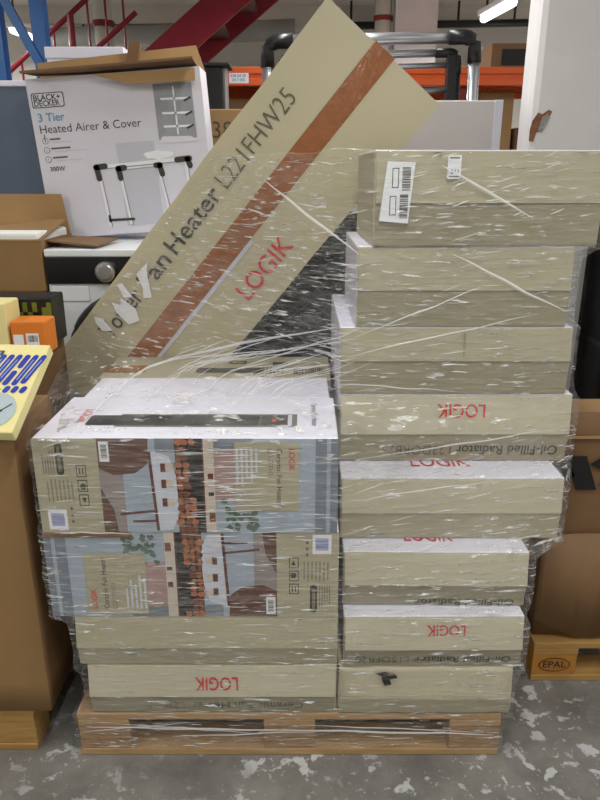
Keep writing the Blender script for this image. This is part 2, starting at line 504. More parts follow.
# ------------------------------------------------------------------ red staircase
st = thing('staircase', 'dark red steel staircase rising to the right with railing', 'staircase', (0, 0, 0))
SL = 0.77
def sz(x): return 2.29 + (x + 1.248) * SL
xa, xb = -4.15, -0.22
for y in (6.0, 6.7):
    bm = bmesh.new(); bar(bm, (xa, y, sz(xa)), (xb, y, sz(xb)), 0.24, 0.03); put('stringer', bm, STAIRRED, st)
x = -4.0
while x < -0.3:
    put('tread', BX((x - 0.13, 6.02, sz(x) - 0.02), (x + 0.13, 6.68, sz(x) + 0.02)), STAIRTREAD, st)
    x += 0.25
for k, hh in enumerate((0.46, 0.845)):
    put('handrail', tube(bmesh.new(), [(xa, 6.0, sz(xa) + hh), (-1.28, 6.0, sz(-1.28) + hh)], 0.02, 8), STAIRRED, st)
x = -3.9
i = 0
while x < -1.28:
    put('baluster' if i % 5 else 'post', tube(bmesh.new(), [(x, 6.0, sz(x)), (x, 6.0, sz(x) + 0.845)], 0.009 if i % 5 else 0.028, 8), STAIRRED, st)
    x += 0.14; i += 1

# ------------------------------------------------------------------ racks behind
rk = thing('pallet_rack', 'orange pallet rack beams on dark red uprights', 'rack', (0, 5.0, 0))
for x in (-1.35, 1.09, 3.4):
    for y in (0.0, 0.8):
        bm = bmesh.new()
        bx(bm, (x - 0.04, y, 0), (x + 0.04, y + 0.01, 2.19)); bx(bm, (x - 0.04, y, 0), (x - 0.03, y + 0.06, 2.19)); bx(bm, (x + 0.03, y, 0), (x + 0.04, y + 0.06, 2.19))
        put('upright', bm, RACKRED, rk)
def beam(z, y):
    bm = bmesh.new()
    bx(bm, (-1.31, y - 0.03, z), (3.4, y + 0.02, z + 0.045), 0.006)
    bx(bm, (-1.31, y - 0.018, z + 0.03), (3.4, y + 0.02, z + 0.075))
    bx(bm, (-1.31, y - 0.03, z + 0.07), (3.4, y + 0.02, z + 0.115), 0.006)
    o = put('beam', bm, ORANGE, rk)
    return o
beam(2.085, -0.02); beam(2.085, 0.82); beam(1.55, -0.02); beam(1.55, 0.82)
pr = Print(rk, (-0.47, -0.0495, 2.10), (1, 0, 0), (0, 0, 1), 'rack_label', 0.001)
pr.rect(0, 0, 0.13, 0.062, LABEL); pr.text('038-04 29', 0.01, 0.037, 0.10, BLUEINK); pr.text('30 7 005', 0.02, 0.012, 0.085, BLUEINK)
pr.done('small white location label')
put('shelf_deck', BX((-1.3, 0.0, 1.62), (3.36, 0.8, 1.665)), STEEL, rk)
put('shelf_deck', BX((-1.3, 0.0, 2.165), (3.36, 0.8, 2.2)), STEEL, rk)

bl = thing('pallet_rack', 'blue pallet rack frame with crossing braces at far left', 'rack', (0, 4.5, 0))
for x in (-1.80, -2.75):
    put('upright', BX((x - 0.05, -0.04, 0), (x + 0.05, 0.04, 2.75)), RACKBLUE, bl)
for k in range(4):
    bm = bmesh.new(); bar(bm, (-1.78, -0.03, 2.62 - 0.62 * k), (-1.48, -0.03, 2.02 - 0.62 * k), 0.05, 0.03); put('brace', bm, RACKBLUE, bl)
put('upright', BX((-1.575, -0.03, 0), (-1.495, 0.05, 2.75)), RACKBLUE, bl)

# ------------------------------------------------------------------ cartons
def carton_body(w, d, h, mats, bevel=0.005, crumple=0.0, seed=0, cuts=8):
    """closed carton, base centre at origin; mats = (front/back, top/bottom, sides)"""
    bm = bmesh.new()
    bx(bm, (-w / 2, -d / 2, 0), (w / 2, d / 2, h), bevel if crumple == 0 else 0)
    if crumple > 0:
        bmesh.ops.subdivide_edges(bm, edges=bm.edges, cuts=cuts, use_grid_fill=True)
        for v in bm.verts:
            n = noise.noise_vector(Vector((v.co.x * 7 + seed, v.co.y * 7, v.co.z * 7)))
            k = 0.25 if v.co.z < 0.001 else 1.0
            v.co += Vector((n.x, n.y, n.z * (0 if v.co.z < 0.001 else 0.6))) * crumple * k
    bm.normal_update()
    for f in bm.faces:
        n = f.normal
        f.material_index = 0 if abs(n.y) >= max(abs(n.x), abs(n.z)) - 0.01 else (1 if abs(n.z) > abs(n.x) else 2)
    return bm

def carton(label, w, d, h, loc, rz=0.0, mats=None, group=None, crumple=0.0, seed=0, name='carton', rot=None, cat='box'):
    t = thing(name, label, cat, loc, rot or (0, 0, rz), group)
    put('body', carton_body(w, d, h, list(mats), crumple=crumple, seed=seed), list(mats), t, crumple > 0)
    return t

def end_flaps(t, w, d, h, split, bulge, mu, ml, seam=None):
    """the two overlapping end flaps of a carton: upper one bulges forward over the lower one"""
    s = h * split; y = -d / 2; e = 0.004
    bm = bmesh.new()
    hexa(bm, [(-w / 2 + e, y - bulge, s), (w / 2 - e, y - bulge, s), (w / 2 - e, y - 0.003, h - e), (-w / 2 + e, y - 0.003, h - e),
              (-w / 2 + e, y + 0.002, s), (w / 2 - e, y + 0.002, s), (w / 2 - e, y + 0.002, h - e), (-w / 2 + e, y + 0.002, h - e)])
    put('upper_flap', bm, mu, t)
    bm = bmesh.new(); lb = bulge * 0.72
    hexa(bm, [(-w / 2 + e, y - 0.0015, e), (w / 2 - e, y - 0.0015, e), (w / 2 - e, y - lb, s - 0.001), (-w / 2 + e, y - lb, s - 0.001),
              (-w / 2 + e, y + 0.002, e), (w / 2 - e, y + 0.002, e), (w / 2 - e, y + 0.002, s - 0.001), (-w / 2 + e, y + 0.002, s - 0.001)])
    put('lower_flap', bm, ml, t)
    if seam is not None:
        bm = BX((seam - 0.0015, y - bulge * 0.9, s + 0.002), (seam + 0.0015, y - 0.003, s + 0.075))
        put('flap_seam', bm, OLIVE, t)

def flap_print(t, w, d, h, split, bulge, upper=True, name='lettering'):
    """ink turned upside down on an end flap: origin at the flap's top right"""
    s = h * split; y = -d / 2
    if upper:
        a = Vector((w / 2, y - 0.003, h)); v = Vector((0, -(bulge - 0.003), s - h))
    else:
        a = Vector((w / 2, y - bulge * 0.72, s)); v = Vector((0, bulge * 0.72 - 0.0015, -s))
    return Print(t, a, (-1, 0, 0), v, name)

RAD = (OLIVE2, WHITE, LILAC)
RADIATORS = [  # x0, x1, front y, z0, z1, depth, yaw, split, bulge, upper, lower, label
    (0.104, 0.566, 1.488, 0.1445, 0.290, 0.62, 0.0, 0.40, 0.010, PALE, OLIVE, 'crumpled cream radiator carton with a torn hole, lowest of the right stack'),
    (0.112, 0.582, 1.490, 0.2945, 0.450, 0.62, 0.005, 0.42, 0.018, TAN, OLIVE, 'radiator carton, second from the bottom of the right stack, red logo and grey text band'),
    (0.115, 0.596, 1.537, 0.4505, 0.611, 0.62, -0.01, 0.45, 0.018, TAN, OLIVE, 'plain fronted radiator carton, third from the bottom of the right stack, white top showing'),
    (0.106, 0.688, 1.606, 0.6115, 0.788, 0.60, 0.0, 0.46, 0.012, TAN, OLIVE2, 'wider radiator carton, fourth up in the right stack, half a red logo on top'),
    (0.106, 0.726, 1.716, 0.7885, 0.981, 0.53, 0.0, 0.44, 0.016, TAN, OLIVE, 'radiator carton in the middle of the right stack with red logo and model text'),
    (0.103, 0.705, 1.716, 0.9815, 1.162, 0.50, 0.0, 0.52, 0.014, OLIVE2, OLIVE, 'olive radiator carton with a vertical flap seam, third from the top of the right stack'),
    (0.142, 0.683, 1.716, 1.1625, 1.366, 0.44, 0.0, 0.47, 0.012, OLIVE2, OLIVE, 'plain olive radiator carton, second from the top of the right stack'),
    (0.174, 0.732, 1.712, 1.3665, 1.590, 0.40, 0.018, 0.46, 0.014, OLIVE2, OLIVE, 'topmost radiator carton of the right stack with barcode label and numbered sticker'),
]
FOOT = []      # (corners, z0, z1): what the stretch film has to go round
def add_foot(x0, x1, y0, y1, z0, z1):
    FOOT.append(([(x0, y0), (x1, y0), (x1, y1), (x0, y1)], z0, z1))
for i, (x0, x1, yf, z0, z1, dep, yaw, split, bulge, mu, ml, label) in enumerate(RADIATORS):
    w = x1 - x0; h = z1 - z0
    crum = 0.007 if i == 0 else 0
    t = carton(label, w, dep, h, ((x0 + x1) / 2, yf + dep / 2, z0), yaw, (PALE, PALE, PALE) if i == 0 else ((OLIVE2, WHITE, OLIVE2) if i == 7 else RAD), 'radiator cartons stacked at right', crum, i)
    add_foot(x0 - 0.004, x1 + 0.004, yf - bulge - 0.004, yf + dep, z0, z1)
    if i == 0:
        bm = bmesh.new()
        bx(bm, (-w / 2, -dep / 2 - 0.008, 0.004), (w / 2, -dep / 2 + 0.006, h * 0.36), 0.003)
        bmesh.ops.subdivide_edges(bm, edges=[e for e in bm.edges if e.calc_length() > 0.2], cuts=14)
        for v in bm.verts: v.co.y += 0.004 * noise.noise(Vector((v.co.x * 18, 0, v.co.z * 9)))
        put('lower_flap', bm, OLIVE, t)
        pr = Print(t, (-w / 2, -dep / 2 - 0.006, 0), (1, 0, 0), (0, 0, 1), 'torn_hole', 0.002)
        pr.poly([(0.095, 0.135), (0.125, 0.141), (0.133, 0.128), (0.15, 0.131), (0.156, 0.12), (0.135, 0.115), (0.14, 0.098), (0.122, 0.094), (0.116, 0.108), (0.112, 0.125)], BLACK, 0)
        pr.poly([(0.126, 0.139), (0.146, 0.135), (0.15, 0.131), (0.133, 0.128)], KRAFT, 1)
        pr.done('dark ragged hole')
        continue
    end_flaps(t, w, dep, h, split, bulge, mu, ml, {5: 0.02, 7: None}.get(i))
    if i in (1, 4):
        pr = flap_print(t, w, dep, h, split, bulge, True)
        fl = (h * (1 - split))
        pr.text('LOGIK', 0.155 if i == 1 else 0.233, fl * 0.24, 0.10 if i == 1 else 0.128, RED, 1, 0, 0.006, height=fl * 0.34)
        pr.done('red logo printed upside down')
        pr = flap_print(t, w, dep, h, split, bulge, False)
        s = h * split
        pr.text('Oil-Filled Radiator', 0.028, s * 0.42, 0.275 if i == 4 else 0.255, INK, 1, 0, 0.004, height=s * 0.33)
        pr.text('L23DORB25' if i == 4 else 'L15OFR20', 0.032 + (0.285 if i == 4 else 0.265), s * 0.42, 0.185 if i == 4 else 0.14, INKL, 1, 0, -0.004, height=s * 0.33)
        pr.done('grey product text printed upside down')
    if i == 2:
        pr = flap_print(t, w, dep, h, split, bulge, False)
        s = h * split
        pr.text('Oil-Filled Radiator', 0.03, s * 0.66, 0.26, INK, 1, 0, 0.004, height=s * 0.3)
        pr.done('grey product text printed upside down')
    if i in (2, 3):
        pr = Print(t, (-w / 2, -dep / 2, h), (1, 0, 0), (0, 1, 0), 'lettering', 0.0001)
        pr.text('LOGIK', 0.195 if i == 3 else 0.165, 0.055 if i == 2 else 0.075, 0.16 if i == 3 else 0.13, RED, 1, 0, 0.006, height=0.07)
        pr.done('red logo on the white top')
    if i == 7:
        pr = Print(t, (-w / 2, -dep / 2 - bulge - 0.002, 0), (1, 0, 0), (0, 0, 1), 'shipping_label', 0.001)
        pr.poly([(0.012, 0.062), (0.082, 0.056), (0.094, 0.196), (0.028, 0.198)], LABEL, 0)
        for k, yy in enumerate((0.075, 0.138)):
            pr.rect(0.036 + 0.004 * k, yy, 0.052 + 0.004 * k, yy + 0.045, INK, 1); pr.rect(0.038 + 0.004 * k, yy + 0.002, 0.050 + 0.004 * k, yy + 0.043, LABEL, 2)
            pr.barcode(0.060 + 0.004 * k, yy - 0.006, 0.080 + 0.004 * k, yy + 0.048, INK, 3, 3 + k, True)
        pr.done('white label with two barcodes')
        pr = Print(t, (-w / 2, -dep / 2 - bulge - 0.002, 0), (1, 0, 0), (0, 0, 1), 'numbered_sticker', 0.001)
        pr.rect(0.170, 0.158, 0.202, 0.212, LABEL, 0, 0.003)
        pr.text('211', 0.178, 0.170, 0.018, INK, 1, 0, 0.01)
        pr.rect(0.174, 0.204, 0.198, 0.207, INKL, 1); pr.rect(0.174, 0.163, 0.198, 0.165, INKL, 1)
        pr.done('white sticker')

# left stack, plain lower cartons
LOWER = [(-0.566, 0.098, 1.487, 0.1445, 0.302, 'olive heater carton with upside down red logo, lowest of the left stack'),
         (-0.584, 0.099, 1.487, 0.3025, 0.4545, 'plain olive heater carton under the two picture cartons')]
for i, (x0, x1, yf, z0, z1, label) in enumerate(LOWER):
    w = x1 - x0; h = z1 - z0; dep = 0.76
    t = carton(label, w, dep, h, ((x0 + x1) / 2, yf + dep / 2, z0), 0, (TAN, OLIVE2, OLIVE2), 'plain heater cartons at lower left')
    sp = 0.42; bu = 0.016
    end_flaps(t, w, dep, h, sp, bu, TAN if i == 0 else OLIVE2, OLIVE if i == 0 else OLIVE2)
    add_foot(x0 - 0.004, x1 + 0.004, yf - bu - 0.004, yf + dep, z0, z1)
    if i == 0:
        pr = flap_print(t, w, dep, h, sp, bu, True)
        pr.text('LOGIK', 0.263, h * (1 - sp) * 0.38, 0.115, RED, 1, 0, 0.008, height=0.038); pr.done('red logo printed upside down')
        pr = flap_print(t, w, dep, h, sp, bu, False)
        pr.text('Ceramic Fan Heater', 0.09, 0.024, 0.30, INKL, 1, 0, 0.0, height=0.024); pr.text('L22CTF', 0.41, 0.024, 0.10, INKO, 1, 0, -0.004, height=0.024); pr.done()

# ---- picture cartons of the left stack
def heater_face(t, w, h, o, u, v):
    """the printed long side of a fan heater carton"""
    pr = Print(t, o, u, v)
    X = lambda a: a * w
    Yy = lambda a: a * h
    R = lambda a, b_, c, d_, m, k=0: pr.rect(X(a), Yy(b_), X(c), Yy(d_), m, k)
    R(0.20, 0.0, 0.40, 1.0, PHOTO_FLOOR); R(0.29, 0.0, 0.40, 1.0, PHOTO_BLUE, 1)
    pr.poly([(X(.205), Yy(1)), (X(.205), Yy(.70)), (X(.26), Yy(.62)), (X(.33), Yy(.64)), (X(.375), Yy(.74)), (X(.38), Yy(1))], PHOTO_BROWN, 2)
    pr.poly([(X(.21), 0), (X(.26), 0), (X(.25), Yy(.25)), (X(.21), Yy(.5))], PHOTO_BROWN, 2)
    R(0.40, 0.0, 1.0, 1.0, PHOTO_BLUE)
    R(0.40, 0.86, 0.48, 1.0, PHOTO_BAND, 1)
    pr.poly([(X(.375), Yy(.87)), (X(.385), Yy(.87)), (X(.40), Yy(0.02)), (X(.39), Yy(0.02))], PHOTO_LEG, 3)
    pr.bar((X(.27), Yy(.20)), (X(.395), Yy(.24)), 0.006, PHOTO_LEG, 3); pr.bar((X(.31), Yy(.12)), (X(.395), Yy(.13)), 0.006, PHOTO_LEG, 3)
    pr.poly([(X(.385), Yy(.88)), (X(.445), Yy(.82)), (X(.465), Yy(.6)), (X(.47), Yy(.2)), (X(.445), Yy(.03)), (X(.40), Yy(.02))], PHOTO_TABLE, 2)
    for cy in (0.70, 0.53, 0.33):
        R(.415, cy - .045, .432, cy + .045, PHOTO_LEG, 4); R(.43, cy - .04, .455, cy + .04, PHOTO_SHELF, 4)
    R(.465, 0, .553, 1, PHOTO_DARK, 1)
    Rn = random.Random(5)
    for a in range(13):
        for bcol in range(3):
            y = (a + 0.5) / 13; x = 0.476 + bcol * 0.021 + Rn.uniform(-.003, .003)
            if bcol == 2 and 0.35 < y < 0.9: continue
            pr.blob(X(x), Yy(y), 0.0125, 0.0125, PHOTO_LOG if Rn.random() < .6 else PHOTO_LOG2, 2, 7, 0.5, a * 7 + bcol)
    R(.553, 0, .558, 1, PHOTO_LEG, 3); R(.558, 0, .592, 1, PHOTO_SHELF, 2)
    R(.57, .58, .588, .64, PHOTO_LEG, 3); R(.57, .40, .588, .44, PHOTO_DARK, 3); R(.57, .12, .59, .22, PHOTO_LOG2, 3)
    R(.592, 0.35, .66, .88, PHOTO_PINK, 1); R(.592, .88, .72, 1, PHOTO_BAND, 1)
    for q in range(34):
        pr.blob(X(.615 + .115 * Rn.random()), Yy(.03 + .32 * Rn.random()), 0.010, 0.010, PHOTO_GREEN, 3 + 0.05 * q, 9, 0.6, q + 20)
    pr.rect(X(.660), Yy(.24), X(.872), Yy(.965), OLIVE2, 5, 0.004)
    R(.925, 0, .962, 1, PHOTO_BAND, 1); R(.975, 0, 1, 1, PHOTO_BAND, 1)
    # lettering reads from top to bottom
    pr.text('LOGIK', X(.838), Yy(.90), 0.058, RED, 6, -PI / 2, 0.012); pr.text('Ceramic Fan Heater', X(.798), Yy(.90), 0.150, INK, 6, -PI / 2, 0.004)
    pr.text('L22CTFH21', X(.770), Yy(.90), 0.075, INKO, 6, -PI / 2, 0.0)
    for q, L in enumerate((.060, .085, .072, .098, .090)):
        pr.rect(X(.735) - .0115 * q - .005, Yy(.90) - L, X(.735) - .0115 * q, Yy(.90), PHOTO_TABLE, 6)
    # olive information panel
    R(0, 0, .212, 1, OLIVE2, 4)
    pr.rect(X(.073), Yy(.62), X(.098), Yy(.95), INK, 5, 0.008); pr.rect(X(.080), Yy(.66), X(.090), Yy(.91), INKO, 6)
    for q in range(5): pr.rect(X(.028 + .0085 * q), Yy(.63), X(.032 + .0085 * q), Yy(.63 + .26 * Rn.uniform(.7, 1)), INKO, 5)
    for q in range(7): pr.rect(X(.035 + .0135 * q), Yy(.34), X(.039 + .0135 * q), Yy(.34 + .25 * Rn.uniform(.75, 1)), INKO, 5)
    for q in range(3):
        y = .60 - .155 * q
        pr.rect(X(.137), Yy(y), X(.170), Yy(y + .125), INK, 5); pr.rect(X(.140), Yy(y + .01), X(.167), Yy(y + .115), OLIVE2, 6)
        if q == 0:
            pr.rect(X(.146), Yy(y + .03), X(.150), Yy(y + .095), INK, 7); pr.rect(X(.157), Yy(y + .03), X(.161), Yy(y + .095), INK, 7)
        elif q == 1: pr.ell(X(.155), Yy(y + .055), .008, .009, INK, 7, 10)
        else: pr.poly([(X(.147), Yy(y + .09)), (X(.162), Yy(y + .09)), (X(.155), Yy(y + .03))], INK, 7)
    pr.rect(X(.026), Yy(.03), X(.090), Yy(.25), LABEL, 5); pr.barcode(X(.036), Yy(.07), X(.080), Yy(.21), BLUEINK, 6, 4, True)
    pr.rect(X(.218), Yy(.76), X(.250), Yy(.97), LABEL, 5); pr.barcode(X(.224), Yy(.80), X(.244), Yy(.94), INK, 6, 9, True)
    for q in range(3): pr.ell(X(.108), Yy(.26 - .07 * q), .0035, .0045, INKL, 5, 8)
    pr.done('printed photograph of a table and stacked firewood with olive information panel')

PICT = (PHOTO_BAND, WHITE, OLIVE2)
x0, x1, yf, z0, z1, dep = -0.636, 0.097, 1.486, 0.4552, 0.6995, 0.31
w, h = x1 - x0, z1 - z0
t = carton('lower picture carton of a fan heater with its print upside down, in the left stack', w, dep, h, ((x0 + x1) / 2, yf + dep / 2, z0), 0, PICT, 'fan heater picture cartons')
heater_face(t, w, h, (w / 2, -dep / 2, h), (-1, 0, 0), (0, 0, -1))
put('edge_strip', BX((-w / 2, -dep / 2 - 0.006, h - 0.014), (-w / 2 + 0.22, -dep / 2 + 0.004, h), 0.003), KRAFT_D, t)
add_foot(x0 - .004, x1 + .004, yf - .006, yf + dep, z0, z1)
x0, x1, z0, z1 = -0.632, 0.092, 0.7000, 0.948
w, h = x1 - x0, z1 - z0
t = carton('upper picture carton of a fan heater with a white top, front of the left stack', w, dep, h, ((x0 + x1) / 2, yf - 0.002 + dep / 2, z0), -0.006, PICT, 'fan heater picture cartons')
heater_face(t, w, h, (-w / 2, -dep / 2, 0), (1, 0, 0), (0, 0, 1))
pr = Print(t, (-w / 2, -dep / 2, h), (1, 0, 0), (0, 1, 0), 'printed_top')
pr.poly([(0.175, 0.075), (0.625, 0.075), (0.625, 0.165), (0.175, 0.165)], INKL, 0)
pr.rect(0.10, 0.085, 0.53, 0.155, BLACK, 1, 0.006); pr.rect(0.535, 0.085, 0.60, 0.155, PHOTO_DARK, 1, 0.002); pr.rect(0.602, 0.080, 0.612, 0.160, LILAC, 1, 0.003)
for q in range(4): pr.rect(0.13, 0.097 + .015 * q, 0.52, 0.100 + .015 * q, INK, 2)
pr.ell(0.567, 0.12, .006, .012, RED, 2)
pr.text('LOGIK', 0.072, 0.20, 0.10, REDT, 1, -PI / 2, 0.006)
pr.text('Ceramic Fan Heater', 0.662, 0.25, 0.17, INKL, 1, -PI / 2, 0.0)
pr.done('tower heater pictured on the white top')
add_foot(x0 - .004, x1 + .004, yf - .008, yf + dep, z0, z1)
# cartons behind, same level
t = carton('hidden fan heater carton supporting the second row of the left stack', 0.70, 0.45, 0.2445, (-0.27, 2.024, 0.4552), 0, PICT)
add_foot(-.622, .084, 1.80, 2.25, .4552, .6997)
t = carton('white topped fan heater carton directly behind the upper picture carton', 0.69, 0.195, 0.243, (-0.262, 1.9, 0.700), 0.0, (WHITE, WHITE, LILAC))
t = carton('fan heater carton lying with its olive information side up in front of the slanting carton', 0.715, 0.245, 0.243, (-0.262, 2.125, 0.700), 0.0, (OLIVE2, OLIVE2, OLIVE2))
pr = Print(t, (-0.3575, -0.1225, 0.243), (1, 0, 0), (0, 1, 0))
pr.rect(0.29, 0.045, 0.50, 0.10, INK, 0, 0.012); pr.rect(0.385, 0.150, 0.445, 0.185, INK, 0, 0.012); pr.rect(0.395, 0.16, 0.435, 0.175, OLIVE2, 1)
pr.rect(0.53, 0.12, 0.58, 0.17, INK, 0); pr.barcode(0.60, 0.03, 0.70, 0.10, INK, 0, 5)
for q in range(6): pr.rect(0.50 + .012 * q, 0.04, 0.506 + .012 * q, 0.11, INKL, 0)
pr.rect(0.0, 0.05, 0.13, 0.13, TAPE, 0)
pr.done()
add_foot(-.625, .1, 1.80, 2.25, .70, .943)
# rear row that carries the slanting carton
for k, lab in ((0, 'plain olive carton on the pallet at the back of the left stack, under another'), (1, 'plain olive carton at the back of the left stack carrying the slanting carton')):
    carton(lab, 0.66, 0.215, 0.2235, (-0.235, 2.368, 0.1445 + 0.224 * k), 0, (OLIVE2, OLIVE2, OLIVE2))

# ---- the long slanting carton
w, d, L = 0.455, 0.16, 1.49
ang = math.atan2(0.644, 0.765)
t = thing('long_carton', 'long olive fan heater carton with brown tape leaning diagonally to the right', 'box', (-0.704, 2.35, 0.7435), (0, ang, 0))
bm = bmesh.new()
bx(bm, (-w / 2, -d / 2, 0), (w / 2, d / 2, L))
bmesh.ops.subdivide_edges(bm, edges=bm.edges, cuts=9, use_grid_fill=True)
for v in bm.verts:
    n = noise.noise_vector(Vector((v.co.x * 5, v.co.y * 5, v.co.z * 5)))
    v.co.x += n.x * 0.008; v.co.z += n.z * 0.006 if v.co.z > 0.01 else 0
    if abs(v.co.y + d / 2) < 1e-4 and abs(v.co.x) < w / 2 - 0.02: v.co.y -= 0.004 * (1 - abs(v.co.x) / (w / 2))
put('body', bm, mat('olive_long_carton', (190, 181, 150), 0.5, 0.05, 3, 0.15, 6), t)
fo = (w / 2, -d / 2 - 0.0045, 0)
pr = Print(t, fo, (0, 0, 1), (-1, 0, 0), 'lettering')
pr.text('Tower', 0.235, 0.345, 0.19, INK, 2, 0, 0.005, height=0.058); pr.text('Fan', 0.455, 0.345, 0.125, INK, 2, 0, 0.005, height=0.058)
pr.text('Heater', 0.605, 0.345, 0.245, INK, 2, 0, 0.005, height=0.058); pr.text('L221FHW25', 0.875, 0.345, 0.345, INKL, 2, 0, -0.012, height=0.056)
pr.done('product text running up the carton')
pr = Print(t, fo, (0, 0, 1), (-1, 0, 0), 'logo')
pr.text('LOGIK', 0.64, 0.070, 0.235, RED, 2, 0, 0.002, height=0.060)
pr.done('red logo')
pr = Print(t, fo, (0, 0, 1), (-1, 0, 0), 'packing_tape')
pr.rect(0.0, 0.192, L + 0.004, 0.268, TAPE, 0); pr.rect(0.02, 0.178, 0.80, 0.190, LILAC, 0); pr.rect(0.3, 0.229, 1.1, 0.2315, KRAFT_D, 1)
pr.done('brown glossy tape along the middle')
pr = Print(t, fo, (0, 0, 1), (-1, 0, 0), 'torn_label')
pr.poly([(0.315, .33), (0.35, .31), (0.375, .345), (0.372, .405), (0.352, .39), (0.34, .42), (0.322, .385)], LABEL, 3)
pr.poly([(0.42, .345), (0.44, .325), (0.50, .39), (0.525, .405), (0.47, .41), (0.445, .365)], LABEL, 3)
pr.poly([(0.24, .385), (0.262, .36), (0.275, .41), (0.262, .435), (0.248, .42)], LABEL, 3)
pr.poly([(0.38, .395), (0.40, .375), (0.415, .43), (0.40, .44)], LABEL, 3)
pr.done('scraps of torn white paper')
put('end_tape', BX((-0.04, -d / 2 - 0.004, L - 0.001), (0.036, 0.03, L + 0.003)), TAPE, t)
def tilt_span(z, w=0.455, L=1.49):
    """x range of the slanting carton at a height"""
    c, s = math.cos(ang), math.sin(ang)
    cs = [(-0.704 + a * c + l * s, 0.7395 - a * s + l * c) for a, l in ((-w / 2, 0), (w / 2, 0), (w / 2, L), (-w / 2, L))]
    xs = []
    for (xa_, za), (xb_, zb_) in zip(cs, cs[1:] + cs[:1]):
        if (za - z) * (zb_ - z) <= 0 and za != zb_:
            xs.append(xa_ + (xb_ - xa_) * (z - za) / (zb_ - za))
    return (min(xs), max(xs)) if xs else None

# ------------------------------------------------------------------ pallets
def pallet(label, x0, x1, y0, dep, m, mb, z0=0.0, group=None):
    t = thing('wooden_pallet', label, 'pallet', ((x0 + x1) / 2, y0 + dep / 2, z0), group=group)
    W = (x1 - x0) / 2; D = dep / 2
    R = random.Random(int(x0 * 100) + int(z0 * 1000))
    n = 7; bw = dep / (n + 0.9 * (n - 1) * 0.25)
    for k in range(n):
        y = -D + (dep - bw) * k / (n - 1)
        j = R.uniform(-.004, .004)
        put('deck_board', BX((-W + j, y, 0.122), (W + j, y + bw, 0.144), 0.003), m, t)
    for x in (-W, -0.07, W - 0.14):
        put('stringer_board', BX((x, -D, 0.10), (x + 0.14, D, 0.122), 0.002), m, t)
        for y in (-D, -0.05, D - 0.10):
            put('block', BX((x, y + 0.002, 0.022), (x + 0.14, y + 0.10, 0.10), 0.003), mb, t)
    for y in (-D, -0.05, D - 0.10):
        put('bottom_board', BX((-W, y, 0), (W, y + 0.10, 0.022), 0.003), m, t)
    return t
pallet('wooden pallet under the two wrapped stacks', -0.608, 0.550, 1.483, 1.0, WOOD, WOOD_D)
pl = pallet('yellowish wooden pallet under the brown carton at left', -1.45, -0.735, 1.50, 0.95, WOOD_Y, WOOD_Y)
pk = pallet('wooden pallet with a stamped block under the brown carton at right', 0.735, 1.75, 1.775, 0.85, WOOD_Y, mat('dark_yellow_block', (176, 122, 52), 0.75, 0.12, 12, 0.2, 20))
pr = Print(pk, (-0.5075, -0.425, 0.0), (1, 0, 0), (0, 0, 1), 'stamp', 0.0004)
pr.ell(0.07, 0.062, .05, .026, BLACK, 0); pr.ell(0.07, 0.062, .047, .0235, mat('stamp_ground', (160, 108, 46), 0.75, 0.1, 12), 1)
pr.text('EPAL', 0.034, 0.052, 0.072, BLACK, 2, 0, 0.01); pr.done('oval stamp burnt into the block')

# ------------------------------------------------------------------ right: brown carton on its pallet and black goods
t = carton('large shallow brown carton with bold black letters standing on the right pallet', 0.95, 0.12, 0.750, (1.213, 1.875, 0.1455), 0, (KRAFT_D, KRAFT, KRAFT_D), None, 0.006, 3)
FX = 1.213 - 0.475
pr = Print(t, (-0.475, -0.06 - 0.009, 0), (1, 0, 0), (0, 0, 1), 'lettering')
def K(pts, m, k=0): pr.poly([(x - FX, z - 0.1445) for x, z in pts], m, k)
K([(0.770, 0.764), (0.826, 0.764), (0.868, 0.657), (0.807, 0.657)], BLACK)
K([(0.790, 0.720), (0.750, 0.762), (0.690, 0.762), (0.735, 0.715), (0.700, 0.672), (0.770, 0.690), (0.80, 0.70)], BLACK)
pr.done('bold black lettering')
pr = Print(t, (-0.475, -0.06 - 0.009, 0), (1, 0, 0), (0, 0, 1), 'lettering')
K([(0.838, 0.738), (0.862, 0.755), (0.90, 0.764), (0.95, 0.755), (0.965, 0.72), (0.95, 0.68), (0.90, 0.66), (0.87, 0.675), (0.92, 0.695), (0.915, 0.72), (0.87, 0.722)], BLACK)
pr.done('bold black lettering')
put('tape_seam', BX((-0.474, -0.071, 0.673), (0.474, -0.062, 0.679)), KRAFT_L, t)
# film sleeve round the lower half of that carton, torn along its bottom
bm = bmesh.new()
N = 60
top = []; bot = []
for k in range(N + 1):
    x = -0.485 + 0.97 * k / N
    y = -0.07 - 0.012 - 0.006 * noise.noise(Vector((x * 9, 0, 1)))
    top.append(bm.verts.new((x, y, 0.372 + 0.008 * noise.noise(Vector((x * 5, 2, 0))))))
    bot.append(bm.verts.new((x, y - 0.004, -0.005 + 0.05 * abs(noise.noise(Vector((x * 14, 5, 0)))) + max(0, -x - 0.36) * 0.5 + 0.012)))
for k in range(N):
    bm.faces.new((top[k], top[k + 1], bot[k + 1], bot[k]))
o = put('cardboard_sleeve', bm, mat('darker_cardboard_sleeve', (128, 98, 66), 0.55, 0.1, 5, 0.25, 10), t, True)
sm = o.modifiers.new('thickness', 'SOLIDIFY'); sm.thickness = 0.004
o['label'] = 'darker ragged cardboard sleeve round the lower half'

t = thing('wrapped_goods', 'tall black wrapped load behind the shallow brown carton and the column', 'load', (1.73, 3.08, 0))
put('body', carton_body(0.95, 0.80, 1.56, [BLK_R], 0, 0.008, 9), [BLK_R, BLK_R, BLK_R], t, True)
for z in (0.4, 0.85, 1.25):
    put('strap', BX((-0.482, -0.408, z), (0.482, 0.408, z + 0.02)), BLK, t)

